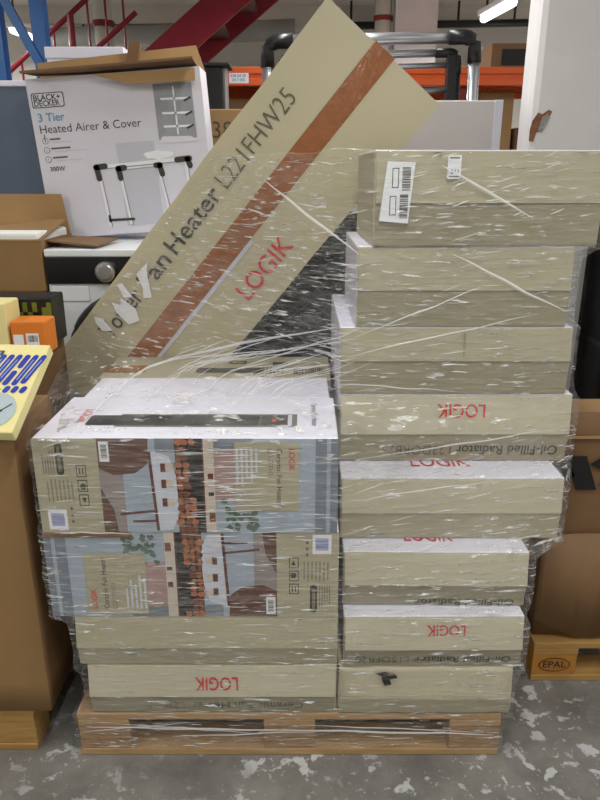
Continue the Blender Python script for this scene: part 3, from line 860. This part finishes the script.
# ------------------------------------------------------------------ left foreground: brown carton and yellow packs
t = carton('large plain brown carton standing on the left pallet', 0.80, 0.26, 0.822, (-1.078, 1.622, 0.1445), 0, (KRAFT, KRAFT, KRAFT_D), None, 0.006, 5)
A = thing('tool_pack', 'flat pale yellow tool carton with blue text bars propped up on the brown carton', 'box', (-0.897, 1.460, 0.958), (math.radians(30.0), 0, math.radians(-4.0)))
wA, dA, hA = 0.50, 0.285, 0.03
put('body', BX((-wA / 2, 0, 0), (wA / 2, dA, hA), 0.003), YELLOW, A)
pr = Print(A, (-wA / 2, 0, hA), (1, 0, 0), (0, 1, 0))
pr.ell(0.425, 0.062, 0.062, 0.058, GREYINK, 0, 36)
pr.bar((0.425, 0.035), (0.472, 0.085), 0.004, INK, 1); pr.bar((0.41, 0.052), (0.455, 0.064), 0.008, INK, 1); pr.bar((0.435, 0.02), (0.442, 0.055), 0.004, INK, 1)
pr.rect(0.372, 0.243, 0.392, 0.260, INK, 0); pr.rect(0.374, 0.247, 0.385, 0.257, AIRTXT, 1)
for q in range(8):
    a = 0.335 + 0.0205 * q
    if q == 5:
        pr.bar((a + .012, 0.207), (a + 0.020, 0.24), 0.0145, BLUEINK, 0, True); pr.bar((a - .006, 0.150), (a + 0.004, 0.185), 0.0145, BLUEINK, 0, True)
    else:
        b0 = 0.150 + 0.006 * (q % 3)
        pr.bar((a - .004, b0), (a + 0.020, 0.24), 0.0145, BLUEINK, 0, True); pr.bar((a - .002, b0 + .01), (a + 0.018, 0.23), 0.002, GREYINK, 1)
for q in range(3): pr.bar((0.440 + .0205 * q, 0.126), (0.443 + .0205 * q, 0.134), 0.0145, BLUEINK, 0, True)
pr.text('V', 0.405, 0.126, 0.006, INK, 0); pr.text('m', 0.418, 0.126, 0.009, INK, 0)
pr.done('blue text bars and a tool drawing on a grey oval')
carton('small brown carton propping up the yellow tool carton', 0.34, 0.10, 0.062, (-0.93, 1.668, 0.9705), -0.07, (KRAFT, KRAFT, KRAFT_D))
# stack of goods behind the brown carton
carton('tall brown carton hidden behind the left carton, carrying small boxes', 0.70, 0.30, 0.873, (-1.15, 2.105, 0.145), 0, (KRAFT, KRAFT, KRAFT_D))
t = carton('small pale yellow box at the left edge behind the flat tool carton', 0.26, 0.11, 0.155, (-1.001, 2.04, 1.0185), 0.0, (YELLOW, YELLOW, YELLOW))
pr = Print(t, (-0.13, -0.06, 0.155), (1, 0, 0), (0, 1, 0)); pr.rect(0.12, 0.05, 0.17, 0.09, LABEL); pr.barcode(0.125, 0.055, 0.165, 0.085, INK, 1); pr.done()
pr = Print(t, (-0.13, -0.06, 0), (1, 0, 0), (0, 0, 1)); pr.text('DX', 0.11, 0.085, 0.05, INK, 1, 0.0, 0.01); pr.done()
t = carton('flat orange carton with a white shipping label behind the yellow tool carton', 0.105, 0.09, 0.102, (-0.810, 2.03, 1.0185), 0.0, (ORANGE_B, ORANGE_B, ORANGE_B))
pr = Print(t, (-0.0575, -0.045, 0), (1, 0, 0), (0, 0, 1), 'shipping_label'); pr.rect(0.012, 0.0, 0.042, 0.062, LABEL); pr.rect(0.05, 0.0, 0.088, 0.066, LABEL); pr.barcode(0.055, 0.04, 0.085, 0.06, INK, 1); pr.done()
t = carton('black box with green checked pattern wedged between yellow box, orange carton and washing machine', 0.30, 0.12, 0.150, (-0.93, 2.175, 1.0185), 0.0, (BLK, BLK, BLK))
pr = Print(t, (-0.15, -0.06, 0), (1, 0, 0), (0, 0, 1))
Rn = random.Random(3)
pr.rect(0, 0, 0.30, 0.145, BLK)
for a in range(20):
    for q in range(9):
        if Rn.random() < 0.42: pr.rect(a * .015, q * .015, a * .015 + .015, q * .015 + .015, GREEN, 1)
pr.done('green camouflage squares')
carton('tall brown carton left of the washing machine holding up the open carton', 0.60, 0.35, 1.125, (-1.245, 2.68, 0), 0, (KRAFT_D, KRAFT, KRAFT_D))

# open carton with foam insert
def walls(w, d, h, th=0.006):
    bm = bmesh.new()
    bx(bm, (-w / 2, -d / 2, 0), (w / 2, -d / 2 + th, h)); bx(bm, (-w / 2, d / 2 - th, 0), (w / 2, d / 2, h))
    bx(bm, (-w / 2, -d / 2 + th, 0), (-w / 2 + th, d / 2 - th, h)); bx(bm, (w / 2 - th, -d / 2 + th, 0), (w / 2, d / 2 - th, h))
    bx(bm, (-w / 2 + th, -d / 2 + th, 0), (w / 2 - th, d / 2 - th, th))
    return bm
t = thing('open_carton', 'open brown carton with white foam inside at the left edge', 'box', (-1.245, 2.68, 1.1255))
w, d, h = 0.62, 0.35, 0.177
put('body', walls(w, d, h), KRAFT, t)
put('foam_insert', BX((-w / 2 + .012, -d / 2 + .012, 0.01), (w / 2 - .012, d / 2 - .012, h + 0.03), 0.01), FOAM, t)
put('film_scrap', tube(bmesh.new(), [(-.1, -.1, h + .032), (-.02, -.08, h + .05), (.05, -.12, h + .034)], [.02, .035, .015], 8), FOAM, t, True)
hexa_ = bmesh.new(); hexa(hexa_, [(-w / 2, d / 2 - .006, h - .01), (w / 2, d / 2 - .006, h - .01), (w / 2 - .02, d / 2 - .02, h + .155), (-w / 2 + .02, d / 2 - .02, h + .155),
                                  (-w / 2, d / 2, h - .01), (w / 2, d / 2, h - .01), (w / 2 - .02, d / 2 - .014, h + .155), (-w / 2 + .02, d / 2 - .014, h + .155)])
put('flap', hexa_, KRAFT_L, t)
hexa_ = bmesh.new(); hexa(hexa_, [(-w / 2, -d / 2 - .002, h), (w / 2, -d / 2 - .002, h), (w / 2, d / 2 - .05, h + .055), (w / 2 - .05, d / 2 - .05, h + .055),
                                  (-w / 2, -d / 2 - .002, h + .005), (w / 2, -d / 2 - .002, h + .005), (w / 2, d / 2 - .05, h + .060), (w / 2 - .05, d / 2 - .05, h + .060)])
put('folded_flap', hexa_, KRAFT, t)
hexa_ = bmesh.new(); q0 = [(w / 2 - .004, -d / 2 + .05, h - .004), (w / 2 + .20, -d / 2 - .0, h - .020), (w / 2 + .215, d / 2 - .10, h - .016), (w / 2 - .004, d / 2 - .09, h - .004)]
hexa(hexa_, q0 + [(a_, b_, c_ + .006) for a_, b_, c_ in q0])
put('side_flap', hexa_, KRAFT_D, t)

# ------------------------------------------------------------------ washing machine on stacked pallets
for k in range(3):
    pallet(('lowest', 'middle', 'topmost')[k] + ' wooden pallet in the pile of three under the washing machine', -0.925, -0.33, 2.52, 0.56, WOOD, WOOD_D, 0.1445 * k, 'pile of pallets under the washing machine')
t = thing('washing_machine', 'white washing machine with a black control panel behind the slanting carton', 'washing machine', (-0.627, 2.79, 0.434))
w, d, h = 0.60, 0.56, 0.842
put('body', BX((-w / 2, -d / 2, 0), (w / 2, d / 2, h - 0.03), 0.008), ENAMEL, t)
put('top_panel', BX((-w / 2 - .002, -d / 2 - .008, h - 0.028), (w / 2 + .002, d / 2, h), 0.006), ENAMEL, t)
put('control_panel', BX((-w / 2 + .002, -d / 2 - .014, h - 0.125), (w / 2 - .002, -d / 2 + .01, h - 0.026), 0.005), BLK, t)
dl = put('dial', tube(bmesh.new(), [(-0.075, -d / 2 - .012, h - .078), (-0.075, -d / 2 - .045, h - .078)], [0.040, 0.036], 28), CHROME, t)
put('dial_cap', tube(bmesh.new(), [(-0.075, -d / 2 - .045, h - .078), (-0.075, -d / 2 - .049, h - .078)], [0.030, 0.024], 24), STEEL, dl)
put('detergent_drawer', BX((-w / 2 + .012, -d / 2 - .008, h - 0.19), (-w / 2 + .15, -d / 2 + .01, h - 0.132), 0.004), ENAMEL, t)
bm = bmesh.new()
cx, cz, RR = -0.01, h - 0.385, 0.20
ringp = [(cx + RR * math.cos(2 * PI * k / 40), -d / 2 - .014, cz + RR * math.sin(2 * PI * k / 40)) for k in range(41)]
put('door_ring', tube(bm, ringp, 0.032, 8, False), BLK, t, True)
bm = bmesh.new()
bmesh.ops.create_uvsphere(bm, u_segments=28, v_segments=14, radius=1, matrix=Matrix.Translation((cx, -d / 2 - .004, cz)) @ Matrix.Diagonal((RR, .045, RR, 1)))
put('door_glass', bm, BLK, t, True)

# heated airer carton on the washing machine
t = thing('airer_carton', 'white carton of a heated clothes airer with its top flaps open', 'box', (-0.680, 2.965, 1.303), (0, math.radians(-4.0), 0))
w, d, h = 0.675, 0.19, 0.60
t.location.z += 0.0
put('body', walls(w, d, h), AIRER, t)
hexa_ = bmesh.new(); hexa(hexa_, [(-w / 2, d / 2 - .006, h), (w / 2, d / 2 - .006, h), (w / 2 - .03, d / 2 + .01, h + .105), (-w / 2 - .01, d / 2 + .01, h + .085),
                                  (-w / 2, d / 2, h), (w / 2, d / 2, h), (w / 2 - .03, d / 2 + .016, h + .105), (-w / 2 - .01, d / 2 + .016, h + .085)])
put('back_flap', hexa_, KRAFT_L, t)
hexa_ = bmesh.new(); hexa(hexa_, [(-w / 2 + .01, -d / 2 - .07, h + .012), (w / 2 - .01, -d / 2 - .09, h + .014), (w / 2 - .02, d / 2 - .03, h + .006), (-w / 2, d / 2 - .03, h + .03),
                                  (-w / 2 + .01, -d / 2 - .07, h + .020), (w / 2 - .01, -d / 2 - .09, h + .022), (w / 2 - .02, d / 2 - .03, h + .014), (-w / 2, d / 2 - .03, h + .04)])
put('front_flap', hexa_, KRAFT_D, t)
hexa_ = bmesh.new(); hexa(hexa_, [(w * .12, -d / 2 - .055, h - .05), (w / 2 - .015, -d / 2 - .055, h - .055), (w / 2 - .012, -d / 2 - .05, h - .012), (-w * .10, -d / 2 - .05, h - .008),
                                  (w * .12, -d / 2 - .045, h - .05), (w / 2 - .015, -d / 2 - .045, h - .055), (w / 2 - .012, -d / 2 - .04, h - .012), (-w * .10, -d / 2 - .04, h - .008)])
put('torn_edge', hexa_, KRAFT_L, t)
put('tape_tab', BX((0.03, d / 2 - .02, h + .02), (0.075, d / 2 + .004, h + .135), 0, (0, 0.3, 0)), KRAFT_D, t)
pr = Print(t, (-w / 2, -d / 2, 0), (1, 0, 0), (0, 0, 1))
S = lambda px, py: ((px - 12) / 565.0 * w, h - (py - 14) / 560.0 * h)
def rc(a, b_, c, d_, m, k=0, r=0.0):
    p, q = S(a, d_), S(c, b_); pr.rect(p[0], p[1], q[0], q[1], m, k, r)
rc(22, 62, 128, 112, INK, 1, 0.008); rc(25, 65, 125, 109, AIRER, 2, 0.007)
x_, y_ = S(29, 87); pr.text('BLACK+', x_, y_, 0.105, INK, 3, 0, 0.02); x_, y_ = S(29, 106); pr.text('DECKER', x_, y_, 0.10, INK, 3, 0, 0.02)
x_, y_ = S(33, 158); pr.text('3 Tier', x_, y_, 0.105, AIRTXT, 1, 0, 0.015); x_, y_ = S(33, 198); pr.text('Heated Airer & Cover', x_, y_, 0.40, INK, 1, 0, -0.004)
for q, (yy, L_, s_) in enumerate(((224, .06, '1'), (256, .11, '2'), (288, .085, '3'))):
    x_, y_ = S(44, yy); pr.ell(x_, y_, .012, .012, INKL, 1, 16); pr.ell(x_, y_, .010, .010, AIRER, 2, 16); pr.text(s_, x_ - .002, y_ - .004, .004, INKL, 3)
    pr.rect(x_ + .018, y_ + .002, x_ + .018 + L_ * .7, y_ + .008, INKL, 1); pr.rect(x_ + .03, y_ - .008, x_ + .018 + L_ * 1.4, y_ - .006, AIRSHADE, 1)
x_, y_ = S(44, 330); pr.text('300W', x_, y_, 0.06, INK, 1, 0, 0.012)
rc(420, 62, 545, 250, AIRGREY, 0)
pr.poly([S(420, 255), S(432, 238), S(520, 242), S(548, 255), S(548, 262), S(420, 262)], AIRER, 1)
for yy in (112, 160, 205):
    x_, y_ = S(440, yy); pr.bar((x_, y_), (x_ + .115, y_ - .004), .008, LABEL, 1); pr.bar((x_ + .09, y_ - .012), (x_ + .118, y_ - .001), .008, INK, 2)
rc(482, 72, 487, 235, LABEL, 1)
rc(275, 250, 400, 545, AIRSHADE, 0); pr.blob(*S(410, 300), .07, .018, LABEL, 1, 16, .3, 4)
for (a, b_, ww) in (((200, 330), (510, 322), .018), ((205, 330), (218, 540), .014), ((500, 325), (505, 540), .014), ((275, 338), (412, 334), .012), ((275, 338), (290, 540), .012), ((405, 336), (430, 540), .012)):
    pr.bar(S(*a), S(*b_), ww, LABEL, 3); p, q = S(*a), S(*b_); pr.bar((p[0] + .006, p[1] - .006), (q[0] + .006, q[1] - .006), .004, AIRGREY, 4)
for (a, b_) in (((197, 328), (228, 326)), ((199, 328), (203, 368)), ((470, 322), (512, 320)), ((505, 322), (512, 345)), ((270, 338), (292, 336)), ((272, 338), (275, 372)), ((398, 336), (412, 336)), ((410, 336), (416, 368)), ((218, 520), (300, 522)), ((218, 505), (219, 525))):
    pr.bar(S(*a), S(*b_), .022 if a[1] < 500 else .01, INK, 5, True)
pr.done('airer shown in print with product text')

# goods beside and behind the airer carton
carton('tall plain brown carton under the blue grey carton at far left', 0.62, 0.42, 1.28, (-1.40, 3.34, 0), 0, (KRAFT_D, KRAFT, KRAFT_D))
t = carton('dark blue grey carton left of the white airer carton', 0.60, 0.40, 0.62, (-1.40, 3.34, 1.2805), 0.0, (BLUEGREY, WHITE, BLUEGREY))
put('lid_edge', BX((-0.31, -0.21, 0.602), (0.31, 0.21, 0.625), 0.004), WHITE, t)
carton('tall plain brown carton standing behind the washing machine', 0.62, 0.38, 1.24, (-0.10, 3.32, 0), 0, (KRAFT_D, KRAFT, KRAFT_D))
t = carton('brown carton with a handwritten number behind the slanting carton', 0.60, 0.36, 0.555, (-0.11, 3.32, 1.2405), 0, (KRAFT, KRAFT, KRAFT_D))
pr = Print(t, (-0.30, -0.18, 0), (1, 0, 0), (0, 0, 1), 'handwriting'); pr.text('38', 0.035, 0.44, 0.085, INK, 1, 0, -0.01); pr.done('handwritten marker number')
t = thing('appliance', 'black flat appliance standing on the numbered carton behind the airer carton', 'appliance', (-0.38, 3.34, 1.7960))
put('body', BX((-0.05, -0.06, 0), (0.045, 0.06, 0.19), 0.012), BLK, t)
put('rim', BX((-0.06, -0.07, 0.18), (0.075, 0.07, 0.198), 0.006), BLK_R, t)
put('stand', BX((0.046, -0.03, 0), (0.056, 0.03, 0.182)), STEEL, t)

# grey carton and small ones to the right
carton('tall plain brown carton standing under the grey carton', 0.44, 0.22, 1.24, (0.535, 2.88, 0), 0, (KRAFT_D, KRAFT, KRAFT_D))
t = carton('pale grey carton standing between the slanting carton and the column', 0.46, 0.20, 0.555, (0.525, 2.87, 1.2405), 0.0, (GREYBOX, GREYBOX, LILAC))
put('side_panel', BX((0.205, -0.106, 0.0), (0.236, -0.099, 0.556), 0.002), LILAC, t)
# tube frame
fr_ = thing('tube_frame', 'silver tube frame with black elbows rising behind the slanting carton', 'frame', (0.31, 3.04, 0), (0, math.radians(-1.2), 0))
def frame_rect(x0, x1, ztop, y, r, m_leg, el):
    put('top_tube', tube(bmesh.new(), [(x0 + el, y, ztop), (x1 - el, y, ztop)], r, 14), STEEL, fr_, True)
    for s, xx in ((1, x0), (-1, x1)):
        put('leg', tube(bmesh.new(), [(xx, y, 0.0), (xx, y, ztop - el)], r, 12), m_leg, fr_, True)
        pts = [(xx, y, ztop - el - .05)] + [(xx + s * (el - el * math.cos(a)), y, ztop - el + el * math.sin(a)) for a in (0, .4, .8, 1.2, PI / 2)] + [(xx + s * (el + .06), y, ztop)]
        put('elbow', tube(bmesh.new(), pts, r * 1.22, 14), BLK, fr_, True)
frame_rect(-0.40, 0.435, 2.045, 0.0, 0.023, STEEL, 0.045)
frame_rect(-0.34, 0.375, 1.995, 0.04, 0.015, BLK, 0.03)
put('cross_tube', tube(bmesh.new(), [(-0.34, 0.04, 1.945), (0.375, 0.04, 1.95)], 0.011, 10), STEEL, fr_, True)
put('cross_tube', tube(bmesh.new(), [(-0.34, 0.04, 1.82), (0.375, 0.04, 1.86)], 0.011, 10), STEEL, fr_, True)
put('stile', BX((0.33, 0.02, 0.0), (0.372, 0.06, 1.99), 0.006), BLK, fr_)

# boxes on the orange rack
t = thing('open_carton', 'open brown carton on the upper beam of the orange rack', 'box', (1.47, 5.32, 2.2005))
put('body', walls(0.34, 0.4, 0.165), KRAFT_D, t)
put('painted_shade_panel', BX((-0.10, -0.202, 0.03), (0.168, -0.199, 0.13)), BLK_R, t)  # black panel on the front wall, painting in the shade inside the carton
carton('small light brown carton on the lower rack shelf near the column', 0.24, 0.3, 0.40, (1.37, 5.3, 1.6655), 0, (KRAFT_L, KRAFT_L, KRAFT_L))
carton('small dark red brown carton on the lower rack shelf beside the column', 0.18, 0.2, 0.17, (1.60, 5.22, 1.6655), 0, (PHOTO_LEG, KRAFT_D, KRAFT_D))
carton('wide brown carton on the lower rack shelf behind the numbered carton', 0.8, 0.5, 0.36, (-0.45, 5.4, 1.6655), 0, (KRAFT_D, KRAFT_D, KRAFT_D))
t = carton('tall narrow white carton just showing above the airer carton flaps', 0.32, 0.30, 2.03, (-0.90, 3.30, 0), 0, (WHITE, WHITE, LILAC))
put('lid_edge', BX((-0.165, -0.155, 1.99), (0.165, 0.155, 2.035), 0.004), WHITE, t)

# black mesh cage in the gap between the slanting carton and the right stack
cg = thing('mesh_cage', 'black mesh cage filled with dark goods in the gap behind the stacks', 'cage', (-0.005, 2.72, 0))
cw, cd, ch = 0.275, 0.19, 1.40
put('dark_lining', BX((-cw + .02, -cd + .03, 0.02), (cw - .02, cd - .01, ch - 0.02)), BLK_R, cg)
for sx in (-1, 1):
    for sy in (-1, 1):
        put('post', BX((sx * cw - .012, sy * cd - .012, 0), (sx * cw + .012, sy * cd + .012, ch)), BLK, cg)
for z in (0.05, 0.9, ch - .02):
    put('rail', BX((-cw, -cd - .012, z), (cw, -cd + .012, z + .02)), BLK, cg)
WIRE = mat('dark_grey_wire', (74, 78, 80), 0.35, 0.05, metal=0.5)
for k in range(30):
    z = 0.92 + k * 0.0165
    pts = [(-cw + 2 * cw * q / 24, -cd + .012 + (.004 if (q + k) % 2 else -.004), z + (.0075 if (q + k) % 2 else -.0075)) for q in range(25)]
    put('mesh_wire', tube(bmesh.new(), pts, 0.0026, 5), WIRE, cg)

# ------------------------------------------------------------------ stretch film round both stacks
def hull(pts):
    pts = sorted(set(pts))
    def half(ps):
        h_ = []
        for p in ps:
            while len(h_) >= 2 and (h_[-1][0] - h_[-2][0]) * (p[1] - h_[-2][1]) - (h_[-1][1] - h_[-2][1]) * (p[0] - h_[-2][0]) <= 0:
                h_.pop()
            h_.append(p)
        return h_[:-1]
    return half(pts) + half(pts[::-1])
CX, CY = 0.03, 2.02
Z0, Z1, DZ = 0.035, 1.60, 0.01
NL = int((Z1 - Z0) / DZ) + 1
NT = 420
ths = np.linspace(0, 2 * PI, NT, endpoint=False)
Rr = np.zeros((NL, NT))
PAL = [(-0.612, 1.479), (0.554, 1.479), (0.554, 2.487), (-0.612, 2.487)]
for i in range(NL):
    z = Z0 + i * DZ
    pts = []
    if z < 0.15: pts += PAL
    for poly, a, b_ in FOOT:
        if a - 0.004 <= z <= b_ + 0.004: pts += poly
    if z < 0.6: pts += [(-0.57, 2.475), (0.10, 2.475)]
    sp = tilt_span(z)
    if sp: xl = max(min(sp[0] + 0.02, sp[1]), -0.80); pts += [(xl, 2.265), (sp[1], 2.265), (xl, 2.432), (sp[1], 2.432)]
    H = hull(pts)
    for j, th in enumerate(ths):
        dx, dy = math.cos(th), math.sin(th)
        best = 0.02
        for (ax, ay), (bx_, by_) in zip(H, H[1:] + H[:1]):
            ex, ey = bx_ - ax, by_ - ay
            den = dx * ey - dy * ex
            if abs(den) < 1e-9: continue
            tt = ((ax - CX) * ey - (ay - CY) * ex) / den
            uu = ((ax - CX) * dy - (ay - CY) * dx) / den
            if tt > 0 and -1e-6 <= uu <= 1 + 1e-6: best = max(best, tt)
        Rr[i, j] = best
# film cannot follow sharp steps: take the larger radius nearby, then relax
D = Rr.copy()
for s in (-1, 1):
    D = np.maximum(D, np.roll(Rr, s, 0) if True else D)
D[0] = Rr[0]; D[-1] = Rr[-1]
ker = np.exp(-0.5 * (np.arange(-6, 7) / 2.0) ** 2); ker /= ker.sum()
pad = np.pad(D, ((6, 6), (0, 0)), mode='edge')
Sm = sum(ker[k] * pad[k:k + NL] for k in range(13))
Sm = np.maximum(Sm, Rr)
OFF = 0.007
film = thing('stretch_film', 'clear stretch film wrapped round both stacks and the slanting carton', 'wrapping', (0, 0, 0))
def fpoint(i, j):
    r = Sm[i, j] + OFF
    z = Z0 + i * DZ
    return r, z
vs_ = []; fs_ = []
for i in range(NL):
    z = Z0 + i * DZ
    for j, th in enumerate(ths):
        r = Sm[i, j] + OFF
        p = Vector((math.cos(th) * r, math.sin(th) * r, z))
        k = noise.noise(Vector((p.x * 3.0, p.y * 3.0, z * 34.0))) + 0.6 * noise.noise(Vector((p.x * 7, p.y * 7, z * 60 + p.x * 14)))
        r += 0.0032 * k
        dz = 0
        if i == NL - 1: dz = 0.012 * noise.noise(Vector((p.x * 6, p.y * 6, 3)))
        if i == 0: dz = 0.02 * noise.noise(Vector((p.x * 5, p.y * 5, 9)))
        vs_.append((CX + math.cos(th) * r, CY + math.sin(th) * r, z + dz))
for i in range(NL - 1):
    for j in range(NT):
        j2 = (j + 1) % NT
        fs_.append((i * NT + j, i * NT + j2, (i + 1) * NT + j2, (i + 1) * NT + j))
me = bpy.data.meshes.new('film_sheet'); me.from_pydata(vs_, [], fs_)
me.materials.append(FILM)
for p in me.polygons: p.use_smooth = True
fo_ = bpy.data.objects.new('film_sheet', me); COL.objects.link(fo_); fo_.parent = film

FRONT = [j for j in range(NT) if math.sin(ths[j]) < -0.02]
def on_film(x, z, lift=0.003):
    """point on the front of the film at a given x and height"""
    i = int(round((z - Z0) / DZ)); i = min(max(i, 0), NL - 1)
    prev = None
    for j in FRONT:
        r = Sm[i, j] + OFF
        px = CX + math.cos(ths[j]) * r; py = CY + math.sin(ths[j]) * r
        if prev and prev[0] <= x <= px:
            f = (x - prev[0]) / max(1e-6, px - prev[0])
            return Vector((x, prev[1] + (py - prev[1]) * f - lift, z))
        prev = (px, py)
    return None
def ribbon(bm, pts, wd):
    """slim ridge of bunched film: triangular section, tapering to both ends"""
    n = len(pts); ring = []
    for k, p in enumerate(pts):
        d = (pts[min(k + 1, n - 1)] - pts[max(k - 1, 0)]).normalized()
        s = d.cross(Vector((0, -1, 0))).normalized()
        ww = wd * (0.15 + 0.85 * math.sin(PI * (k + .5) / n)) / 2
        ring.append([bm.verts.new(p + s * ww), bm.verts.new(p + Vector((0, -ww * 0.8, 0))), bm.verts.new(p - s * ww)])
    for A_, B_ in zip(ring, ring[1:]):
        bm.faces.new((A_[0], A_[1], B_[1], B_[0])); bm.faces.new((A_[1], A_[2], B_[2], B_[1]))
def crease(bm, a, b_, wd, n=12, wav=0.004, seed=0):
    pts = []
    for k in range(n + 1):
        f = k / n
        x = a[0] + (b_[0] - a[0]) * f
        z = a[1] + (b_[1] - a[1]) * f + wav * noise.noise(Vector((f * 4, seed * 1.7, 0)))
        p = on_film(x, z)
        if p is not None: pts.append(p)
    if len(pts) > 2: ribbon(bm, pts, wd)
R = random.Random(11)
bm = bmesh.new()
for k in range(60):      # short level glints on the picture cartons
    x = R.uniform(-0.60, 0.05); z = R.choice((R.uniform(0.46, 0.94), R.uniform(0.70, 0.94))); l = R.uniform(.015, .085)
    crease(bm, (x, z), (min(x + l, .09), z + R.uniform(-.004, .006)), R.uniform(.0012, .0034), 6, .001, k)
for k in range(14):      # ladder of streaks over the print's middle
    z = 0.735 + k * .0145
    crease(bm, (-0.20 + R.uniform(-.02, .02), z), (-0.10 + R.uniform(-.02, .03), z + .003), .003, 6, .001, k)
for k in range(30):      # lower cartons and pallet
    x = R.uniform(-0.58, 0.50); z = R.uniform(0.06, 0.46); l = R.uniform(.015, .10)
    crease(bm, (x, z), (x + l, z + R.uniform(-.005, .008)), R.uniform(.001, .003), 6, .001, k)
for k in range(40):     # right stack
    x = R.uniform(0.13, 0.66); z = R.uniform(0.46, 1.58); l = R.uniform(.012, .075)
    crease(bm, (x, z), (x + l, z + l * R.uniform(-.05, .42)), R.uniform(.001, .0034), 6, .001, k)
for k in range(45):      # top carton, strongly wrinkled
    x = R.uniform(0.19, 0.60); z = R.uniform(1.42, 1.59); l = R.uniform(.008, .04)
    crease(bm, (x, z), (x + l, z + l * R.uniform(0, .5)), R.uniform(.0012, .0038), 5, .001, k)
for k in range(45):      # over the slanting carton
    x = R.uniform(-0.45, 0.12); z = R.uniform(1.05, 1.58); l = R.uniform(.015, .07)
    crease(bm, (x, z), (x + l, z + l * R.uniform(-.25, .35)), R.uniform(.001, .003), 6, .001, k)
for k in range(46):      # fan of pulled film from the left carton's corner to the right stack
    f = R.random()
    a = (R.uniform(-0.45, 0.0), R.uniform(0.955, 1.03)); l = R.uniform(.08, .24)
    crease(bm, a, (a[0] + l, a[1] + l * R.uniform(.28, .55)), R.uniform(.0012, .0036), 10, .003, k)
o = put('short_creases', bm, CREASE, film, True); o['kind'] = 'stuff'
LONG = [((0.333, 1.556), (0.56, 1.435)), ((0.372, 1.35), (0.67, 1.205)), ((-0.10, 1.52), (0.14, 1.352)), ((-0.35, 1.50), (-0.10, 1.43)),
        ((-0.60, 0.93), (0.10, 1.17)), ((-0.55, 0.955), (0.02, 1.10)), ((-0.40, 0.97), (0.13, 1.14)), ((-0.2, 1.0), (0.18, 1.18)),
        ((0.12, 1.09), (0.60, 1.20)), ((0.14, 1.14), (0.45, 1.27)), ((-0.58, 0.112), (0.0, 0.098)), ((-0.05, 0.106), (0.53, 0.082)),
        ((0.10, 1.02), (0.4, 1.0)), ((-0.5, 0.125), (-0.1, 0.088)), ((-0.35, 0.075), (0.1, 0.10)), ((0.0, 0.12), (0.5, 0.09)), ((-0.6, 0.09), (-0.3, 0.13)), ((0.15, 0.895), (0.66, 0.90)), ((0.12, 0.79), (0.5, 0.80)), ((-0.6, .708), (-.40, .705))]
for k, (a, b_) in enumerate(LONG):
    bm = bmesh.new()
    crease(bm, a, b_, 0.0075 if k in (0, 1, 2, 4, 10, 11) else 0.004, 26, .005, k + 50)
    if len(bm.verts): put('film_rope', bm, CREASE, film, True)
    else: bm.free()
